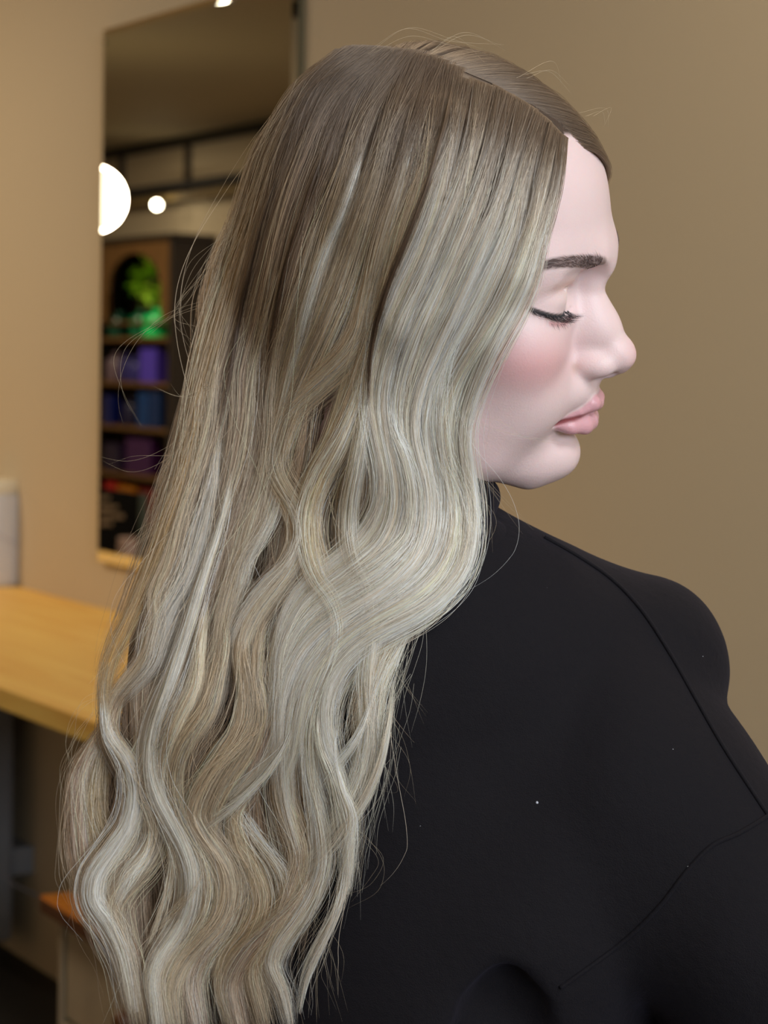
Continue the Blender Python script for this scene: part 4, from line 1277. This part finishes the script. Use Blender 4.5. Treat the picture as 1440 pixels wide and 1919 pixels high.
def grow(tone, layer, widths, n, pts, depth=None, thick=5.0, frizz=1.0, dark=1.0):
    P_, L = cat_path(pts, K)
    cx, cy = P_[:, 0], P_[:, 1]
    T = np.stack([np.gradient(cx), np.gradient(cy)], 1); T /= np.linalg.norm(T, axis=1, keepdims=True)
    Nn = np.stack([-T[:, 1], T[:, 0]], 1)
    wv = np.interp(tt_, [0, 0.3, 0.75, 1.0], widths) * 0.5
    # at the root the hairs stand in a row along the parting
    if depth is None and pts[0][1] < part_y(pts[0][0]) + 60:
        sl = part_y(cx[0] + 20) - part_y(cx[0] - 20); pt_ = np.array([40.0, sl]); pt_ /= np.linalg.norm(pt_)
        if pt_ @ Nn[0] < 0: pt_ = -pt_
        bl = np.clip(1 - tt_ * L / 130.0, 0, 1)[:, None]
        Nn = Nn * (1 - bl) + pt_ * bl
    ncl = max(4, n // 28)
    ca_ = rng.uniform(-1, 1, ncl) ; cb_ = rng.uniform(-1, 1, ncl)
    which = rng.integers(0, ncl, n)
    a = np.where(rng.random(n) < 0.2, rng.uniform(-1, 1, n), ca_[which] + rng.normal(0, 0.13, n))
    b_ = cb_[which] * 0.6 + rng.normal(0, 0.4, n)
    # spread evenly at the root, gather into sub-strands lower down
    a0 = rng.uniform(-1, 1, n)
    mixr = np.clip(tt_ * L / 250.0, 0, 1)[None]
    A = a0[:, None] * (1 - mixr) * 1.05 + a[:, None] * mixr
    A = A + (rng.normal(0, 0.22, (ncl, 1))[which] * np.sin(tt_[None] * rng.uniform(3, 8, (ncl, 1))[which] * L / 900 + rng.uniform(0, 6.3, (ncl, 1))[which])) * mixr
    A = A + 0.10 * np.sin(tt_[None] * rng.uniform(2, 5, n)[:, None] * 3 + rng.uniform(0, 6.3, n)[:, None])
    X = cx[None] + Nn[None, :, 0] * A * wv[None]
    Y = cy[None] + Nn[None, :, 1] * A * wv[None]
    fz = frizz * np.where(rng.random(n) < 0.045, rng.uniform(5, 20, n), rng.uniform(0.5, 3.0, n))
    gr_ = np.clip(tt_ * L / 300, 0, 1)[None]
    X = X + fz[:, None] * gr_ * (np.sin(tt_[None] * (rng.uniform(1.5, 5, n) * L / 600)[:, None] + rng.uniform(0, 6.3, n)[:, None]) * tt_[None])
    Y = Y + 0.4 * fz[:, None] * gr_ * np.sin(tt_[None] * (rng.uniform(1.5, 4, n) * L / 600)[:, None] + rng.uniform(0, 6.3, n)[:, None]) * tt_[None]
    dome = np.clip(1 - A ** 2 * 0.8, 0, 1)
    if depth is None:
        D = hull(X, Y) - 0.001 * (layer * np.clip(0.35 + tt_[None] * 2.2, 0, 1) + thick * 0.9 * dome * np.clip(tt_[None] * 6, 0.2, 1) + b_[:, None] * thick * 0.35)
        if pts[0][1] <= part_y(pts[0][0]) + 60: D = D + 0.005 * np.clip(1 - tt_ * L / 60.0, 0, 1)[None]
        else: D = D + 0.013 * np.clip(1 - tt_ * L / 170.0, 0, 1)[None] ** 1.5
    else:
        D = P_[:, 2][None] + 0 * X
    S = at_arr(X, Y, D)
    # random start and end along the lock
    t0 = np.where(rng.random(n) < 0.75, 0, rng.uniform(0, 0.3, n)); t1 = 1 - rng.random(n) ** 1.5 * 0.27
    if depth is None and pts[0][1] > part_y(pts[0][0]) + 60: t0 = rng.random(n) ** 1.4 * 0.32
    u = t0[:, None] + (t1 - t0)[:, None] * tt_[None]
    fi = u * (K - 1); i0 = np.clip(fi.astype(int), 0, K - 2); fr = (fi - i0)[..., None]
    rows = np.arange(n)[:, None]
    S = S[rows, i0] * (1 - fr) + S[rows, i0 + 1] * fr
    Yc = Y[rows, i0] * (1 - fr[..., 0]) + Y[rows, i0 + 1] * fr[..., 0]
    Xc = X[rows, i0] * (1 - fr[..., 0]) + X[rows, i0 + 1] * fr[..., 0]
    basec = lin(TONE[tone])
    cl_l = np.exp(rng.normal(0, 0.08) + rng.normal(0, 0.34, ncl))[which]; st_l = np.exp(rng.normal(0, 0.22, n)) * np.where(rng.random(n) < 0.13, 0.5, 1.0) * np.where(rng.random(n) < 0.08, 1.5, 1.0) * dark
    wr = rng.normal(0, 0.012) + rng.normal(0, 0.045, ncl)[which] + rng.normal(0, 0.02, n)
    c = basec[None] * (cl_l * st_l)[:, None]
    c = c * np.stack([1 + wr, np.ones(n), 1 - 1.4 * wr], 1)
    # grown-out darker roots: distance below the parting, uneven from strand to strand
    ry = Yc - part_y(Xc)
    w_ = np.clip((ry - (30 + 110 * rng.random(ncl)[which] * (1.0 if tone in 'bg' else 1.8) + rng.normal(0, 30, n))[:, None]) / (260.0 if tone in 'bg' else 290.0), 0, 1)
    if depth is not None: w_ = np.clip((Xc - 1060) / 90.0, 0, 0.6)
    w_ = w_[..., None] ** 0.8
    cols = ROOT[None, None] * np.exp(rng.normal(0, 0.18, n))[:, None, None] * (1 - w_) + c[:, None] * w_
    SAll.append(S); CAll.append(np.clip(cols, 0, 0.95)); RAll.append(rng.uniform(0.00006, 0.000105, n))


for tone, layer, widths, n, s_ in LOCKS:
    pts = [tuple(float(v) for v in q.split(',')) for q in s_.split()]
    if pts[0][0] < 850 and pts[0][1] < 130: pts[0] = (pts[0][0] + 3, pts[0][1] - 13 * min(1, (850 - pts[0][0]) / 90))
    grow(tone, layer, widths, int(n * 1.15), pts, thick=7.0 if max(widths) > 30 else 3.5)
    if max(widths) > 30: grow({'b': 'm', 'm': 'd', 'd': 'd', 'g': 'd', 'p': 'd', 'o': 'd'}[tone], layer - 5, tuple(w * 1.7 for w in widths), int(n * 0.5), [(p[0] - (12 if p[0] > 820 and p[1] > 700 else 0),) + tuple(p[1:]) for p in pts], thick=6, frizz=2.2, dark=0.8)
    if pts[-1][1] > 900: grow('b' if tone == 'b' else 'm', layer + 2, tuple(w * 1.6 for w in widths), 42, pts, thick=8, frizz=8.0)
# the other side of the parting: over the crown and far temple, then down in front of the far shoulder
PART = []
for k in range(40):
    px = 1062 - 330 * k / 39.0; py = float(part_y(px)) + 2
    h = BV.ray_cast(Vector(CO), Vector(ray(px, py)), 3.0)
    while h[0] is None:
        py += 4; h = BV.ray_cast(Vector(CO), Vector(ray(px, py)), 3.0)
    PART.append(w2h(h[0]))
PART = np.array(PART) + np.array([0, 8.0, 0])
for k in range(12):                                    # round the back of the crown
    PART = np.vstack([PART, PART[-1] + np.array([-7.5, -3.0, -2.2 - 1.2 * k])])
CC, CRr = np.array([-11.0, 0, 32.5]), np.array([88.0, 72, 73])
nF = 7500
sF = rng.random(nF) ** 0.9 * (len(PART) - 1)
i0 = np.clip(sF.astype(int), 0, len(PART) - 2); fr = (sF - i0)[:, None]
p0 = PART[i0] * (1 - fr) + PART[i0 + 1] * fr
u0 = (p0 - CC) / CRr; u0 /= np.linalg.norm(u0, axis=1, keepdims=True)
fwd = np.clip(1 - sF / len(PART), 0, 1)[:, None]
mid = u0 + np.concatenate([0.50 * fwd + 0.12, np.full((nF, 1), -0.42), -0.10 * fwd - 0.02], 1) + rng.normal(0, 0.02, (nF, 3))
mid /= np.linalg.norm(mid, axis=1, keepdims=True)
end = np.stack([np.clip(u0[:, 0] * 0.75 + 0.18, -0.9, 0.55), np.full(nF, -0.9), np.full(nF, -0.22)], 1) + rng.normal(0, 0.03, (nF, 3))
end /= np.linalg.norm(end, axis=1, keepdims=True)
K1 = 20
tq = np.linspace(0, 1, K1)[None, :, None]
uu = (1 - tq) ** 2 * u0[:, None] + 2 * tq * (1 - tq) * mid[:, None] * 1.05 + tq ** 2 * end[:, None]
uu /= np.linalg.norm(uu, axis=-1, keepdims=True)
clF = rng.integers(0, 120, nF); 
lift = (2.2 + 6.0 * np.clip((0.62 - fwd) / 0.3, 0, 1) * np.minimum(1, np.linspace(0, 1, K1) * 3)[None] + (0.4 + 7.5 * fwd[:, 0] ** 2.0 + rng.normal(0, 0.9, 120)[clF] + rng.normal(0, 0.7, nF))[:, None] * np.minimum(1, np.linspace(0, 1, K1) * 3)[None])
Hd = CC + uu * (CRr + lift[..., None])
Wd = h2w(Hd.reshape(-1, 3)).reshape(nF, K1, 3)
K2 = K - K1
tz = np.linspace(0, 1, K2 + 1)[1:]
Ls = rng.uniform(0.30, 0.42, nF)
ph_ = rng.uniform(0, 6.3, 120)[clF]
dn_ = Wd[:, -1][:, None] + np.stack([0.010 * np.sin(tz[None] * 9 + ph_[:, None]) * tz[None] - 0.10 * tz[None] * np.ones((nF, 1)), 0.008 * np.cos(tz[None] * 8 + ph_[:, None]) * tz[None] + 0.012 * tz[None] * np.ones((nF, 1)), -Ls[:, None] * tz[None]], -1)
Sf = np.concatenate([Wd, dn_], 1)
cF = lin(TONE['m'])[None] * np.exp(rng.normal(0, 0.25, 120))[clF][:, None] * np.exp(rng.normal(0, 0.2, nF))[:, None]
wF = np.clip((np.linspace(0, 1, K)[None] - 0.30 + 0.16 * fwd ** 3 - 0.1 * rng.random(nF)[:, None]) / 0.5, 0, 1)[..., None]
SAll.append(Sf); RAll.append(rng.uniform(0.00006, 0.000105, nF))
CAll.append(np.clip(ROOT * np.exp(rng.normal(0, 0.2, nF))[:, None, None] * (1 - wF) + cF[:, None] * wF, 0, 0.95))
# loose fly-away hairs beyond the outline
FLY = ['560,150 480,330 400,480 355,560 260,640', '520,260 430,420 365,500 345,600 400,700', '450,420 380,500 330,590 365,640 400,680', '420,560 300,600 235,660 225,740 245,790',
       '400,720 340,740 290,720', '395,780 330,830 250,870 190,860', '350,900 300,960 230,1010 200,1050', '330,960 250,1030 215,1060', '180,1320 140,1410 150,1500 178,1580',
       '250,1290 150,1330 138,1400 160,1480 195,1560', '640,1540 690,1570 714,1620 700,1660 655,1695', '660,1555 670,1600 662,1640 650,1660', '700,1300 740,1370 760,1440 765,1500', '720,1330 700,1400 720,1470 733,1490',
       '870,800 905,900 900,980 880,1030', '865,830 900,880 935,960', '880,900 915,960 905,1040', '840,760 880,860 905,905 985,1000', '690,1180 750,1260 800,1340', '560,1560 590,1700 610,1800 640,1900',
       '150,1380 120,1440 125,1530', '600,1780 590,1850 605,1919', '580,1700 630,1790 620,1850', '860,700 900,760 915,840', '870,780 930,800 990,830 1070,830', '800,100 860,70 930,95', '700,95 770,62 850,75 930,110', '980,140 1030,130 1060,175', '1100,215 1130,200 1145,240']
for s_ in FLY:
    pts = [tuple(float(v) for v in q.split(',')) for q in s_.split()]
    for k in range(3):
        jit = [(x_ + rng.normal(0, 7 + 9 * i / len(pts)), y_ + rng.normal(0, 7 + 6 * i / len(pts))) for i, (x_, y_) in enumerate(pts)]
        P_, L = cat_path(jit, K)
        S = at_arr(P_[:, 0], P_[:, 1], np.minimum(hull(P_[:, 0], P_[:, 1]) - 0.006, 1.19))
        SAll.append(S[None]); RAll.append(np.array([0.000045])); CAll.append(np.tile(lin((190, 170, 140)), (1, K, 1)))
for k in range(110):
    y0 = rng.uniform(1120, 1450); x0 = rng.uniform(-30, 40) + np.interp(y0, [1100, 1200, 1300, 1450], [780, 735, 715, 690])
    L_ = rng.uniform(160, 330); a_ = rng.uniform(-22, 22)
    pts = [(x0 + (-0.28 + 0.012 * a_) * L_ * u + a_ * math.sin(3.2 * u + k), y0 + L_ * u) for u in np.linspace(0, 1, 5)]
    P_, L = cat_path(pts, K)
    S = at_arr(P_[:, 0], P_[:, 1], hull(P_[:, 0], P_[:, 1]) - 0.004 - 0.006 * rng.random())
    SAll.append(S[None]); RAll.append(np.array([rng.uniform(0.00004, 0.00007)])); CAll.append(np.tile(lin((225, 218, 200)), (1, K, 1)))
S_ = np.concatenate(SAll); R_ = np.concatenate(RAll); C_ = np.concatenate(CAll)

M_hair = bpy.data.materials.new('hair_strand'); M_hair.use_nodes = True
nt = M_hair.node_tree
for nd in list(nt.nodes):
    if nd.type == 'BSDF_PRINCIPLED': nt.nodes.remove(nd)
ph = nt.nodes.new('ShaderNodeBsdfHairPrincipled')
ph.model = 'CHIANG'; ph.parametrization = 'COLOR'
ph.inputs['Roughness'].default_value = 0.32
ph.inputs['Radial Roughness'].default_value = 0.6
ph.inputs['Coat'].default_value = 0.0
a = nt.nodes.new('ShaderNodeAttribute'); a.attribute_name = 'strand_colour'
nt.links.new(a.outputs['Color'], ph.inputs['Color'])
df = nt.nodes.new('ShaderNodeBsdfDiffuse'); nt.links.new(a.outputs['Color'], df.inputs['Color'])
mx = nt.nodes.new('ShaderNodeMixShader'); mx.inputs[0].default_value = 0.56
nt.links.new(df.outputs[0], mx.inputs[1]); nt.links.new(ph.outputs[0], mx.inputs[2])
nt.links.new(mx.outputs[0], nt.nodes['Material Output'].inputs['Surface'])

# under-mass: the body of hair the fine strands lie on (scalp cap and the hanging thickness)
M_mass = bpy.data.materials.new('hair_mass'); M_mass.use_nodes = True
nt = M_mass.node_tree; b = nt.nodes['Principled BSDF']
a = nt.nodes.new('ShaderNodeAttribute'); a.attribute_name = 'hair_tone'; nt.links.new(a.outputs['Color'], b.inputs['Base Color']); b.inputs['Roughness'].default_value = 0.6


def scalp_field(P):
    d = ell(P, (-12, 0, 32), (88.5, 73.5, 75.5))
    d = smin(d, ell(P, (-32, 0, -10), (60, 66, 60)), 30)
    x_, y_, z_ = P[..., 0], P[..., 1], P[..., 2]
    # hairline: the mass keeps clear of the face
    hl = (x_ - (62 - 0.000 * y_ ** 2)) * 0.8 + np.clip(58 - z_, 0, 200) * 0.45
    hl = np.where(z_ > 58, (x_ - 62) * 0.8 , hl)
    return smax(d, hl, 4)


MV, MQ = None, None
ax = [np.arange(-110, 90, 4.0), np.arange(-92, 92, 4.0), np.arange(-85, 125, 4.0)]
g = np.stack(np.meshgrid(*ax, indexing='ij'), -1).astype(np.float32)
MV, MQ = surface_nets(ax, scalp_field(g)); MV = relax(MV, MQ, 2)
Wv = h2w(MV)
mme = fast_mesh('scalp_hair', Wv, MQ)
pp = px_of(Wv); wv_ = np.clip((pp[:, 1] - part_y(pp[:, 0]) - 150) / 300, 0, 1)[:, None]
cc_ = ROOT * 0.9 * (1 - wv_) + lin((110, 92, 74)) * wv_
at_ = mme.color_attributes.new('hair_tone', 'FLOAT_COLOR', 'POINT'); at_.data.foreach_set('color', np.concatenate([cc_, np.ones((len(cc_), 1))], 1).astype(np.float32).ravel())
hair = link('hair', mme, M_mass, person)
OUT = {160: (600, 920), 220: (540, 1000), 300: (490, 1030), 400: (452, 1015), 500: (430, 985), 600: (410, 930), 700: (390, 872), 800: (372, 842), 900: (345, 850), 1000: (305, 855),
       1060: (285, 835), 1120: (262, 770), 1200: (235, 660), 1300: (225, 600), 1400: (215, 590), 1500: (190, 600), 1600: (195, 605), 1700: (225, 570), 1800: (262, 520), 1900: (280, 520), 2000: (290, 520)}
ys = sorted(OUT)
rowsY = np.arange(180, 2001, 20); NX = 36
V = []
for off in (0.012, 0.034):
    for yv in rowsY:
        xl = np.interp(yv, ys, [OUT[q][0] for q in ys]); xr = np.interp(yv, ys, [OUT[q][1] for q in ys])
        xs = np.linspace(xl + 8, xr - 8, NX); yy_ = np.full(NX, float(yv))
        e = np.abs(np.linspace(-1, 1, NX)) ** 4 * 0.010
        wob = 0.0015 * np.sin(xs * 0.11 + 1.2 * np.sin(yv * 0.012) * 3)
        o_ = off if off < 0.02 else max(0.016, off)
        V.append(at_arr(xs, yy_, hull(xs, yy_) + o_ * (1 if off < 0.02 else 0.6) + e * (1 if off < 0.02 else 0) + wob))
V = np.concatenate(V); nr = len(rowsY); ofs = nr * NX
F = []
for j in range(nr - 1):
    for i in range(NX - 1):
        a_ = j * NX + i
        F.append((a_, a_ + NX, a_ + NX + 1, a_ + 1)); F.append((ofs + a_, ofs + a_ + 1, ofs + a_ + NX + 1, ofs + a_ + NX))
for j in range(nr - 1):
    for i in (0, NX - 1):
        a_ = j * NX + i; q = (a_, a_ + ofs, a_ + ofs + NX, a_ + NX); F.append(q if i == 0 else q[::-1])
for i in range(NX - 1):
    F.append((i, i + 1, i + 1 + ofs, i + ofs)); a_ = (nr - 1) * NX + i; F.append((a_, a_ + ofs, a_ + ofs + 1, a_ + 1))
lme_ = fast_mesh('hanging_hair', V, np.array(F))
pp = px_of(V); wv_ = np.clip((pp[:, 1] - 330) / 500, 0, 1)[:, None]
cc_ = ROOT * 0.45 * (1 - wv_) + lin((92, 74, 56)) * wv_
at_ = lme_.color_attributes.new('hair_tone', 'FLOAT_COLOR', 'POINT'); at_.data.foreach_set('color', np.concatenate([cc_, np.ones((len(cc_), 1))], 1).astype(np.float32).ravel())
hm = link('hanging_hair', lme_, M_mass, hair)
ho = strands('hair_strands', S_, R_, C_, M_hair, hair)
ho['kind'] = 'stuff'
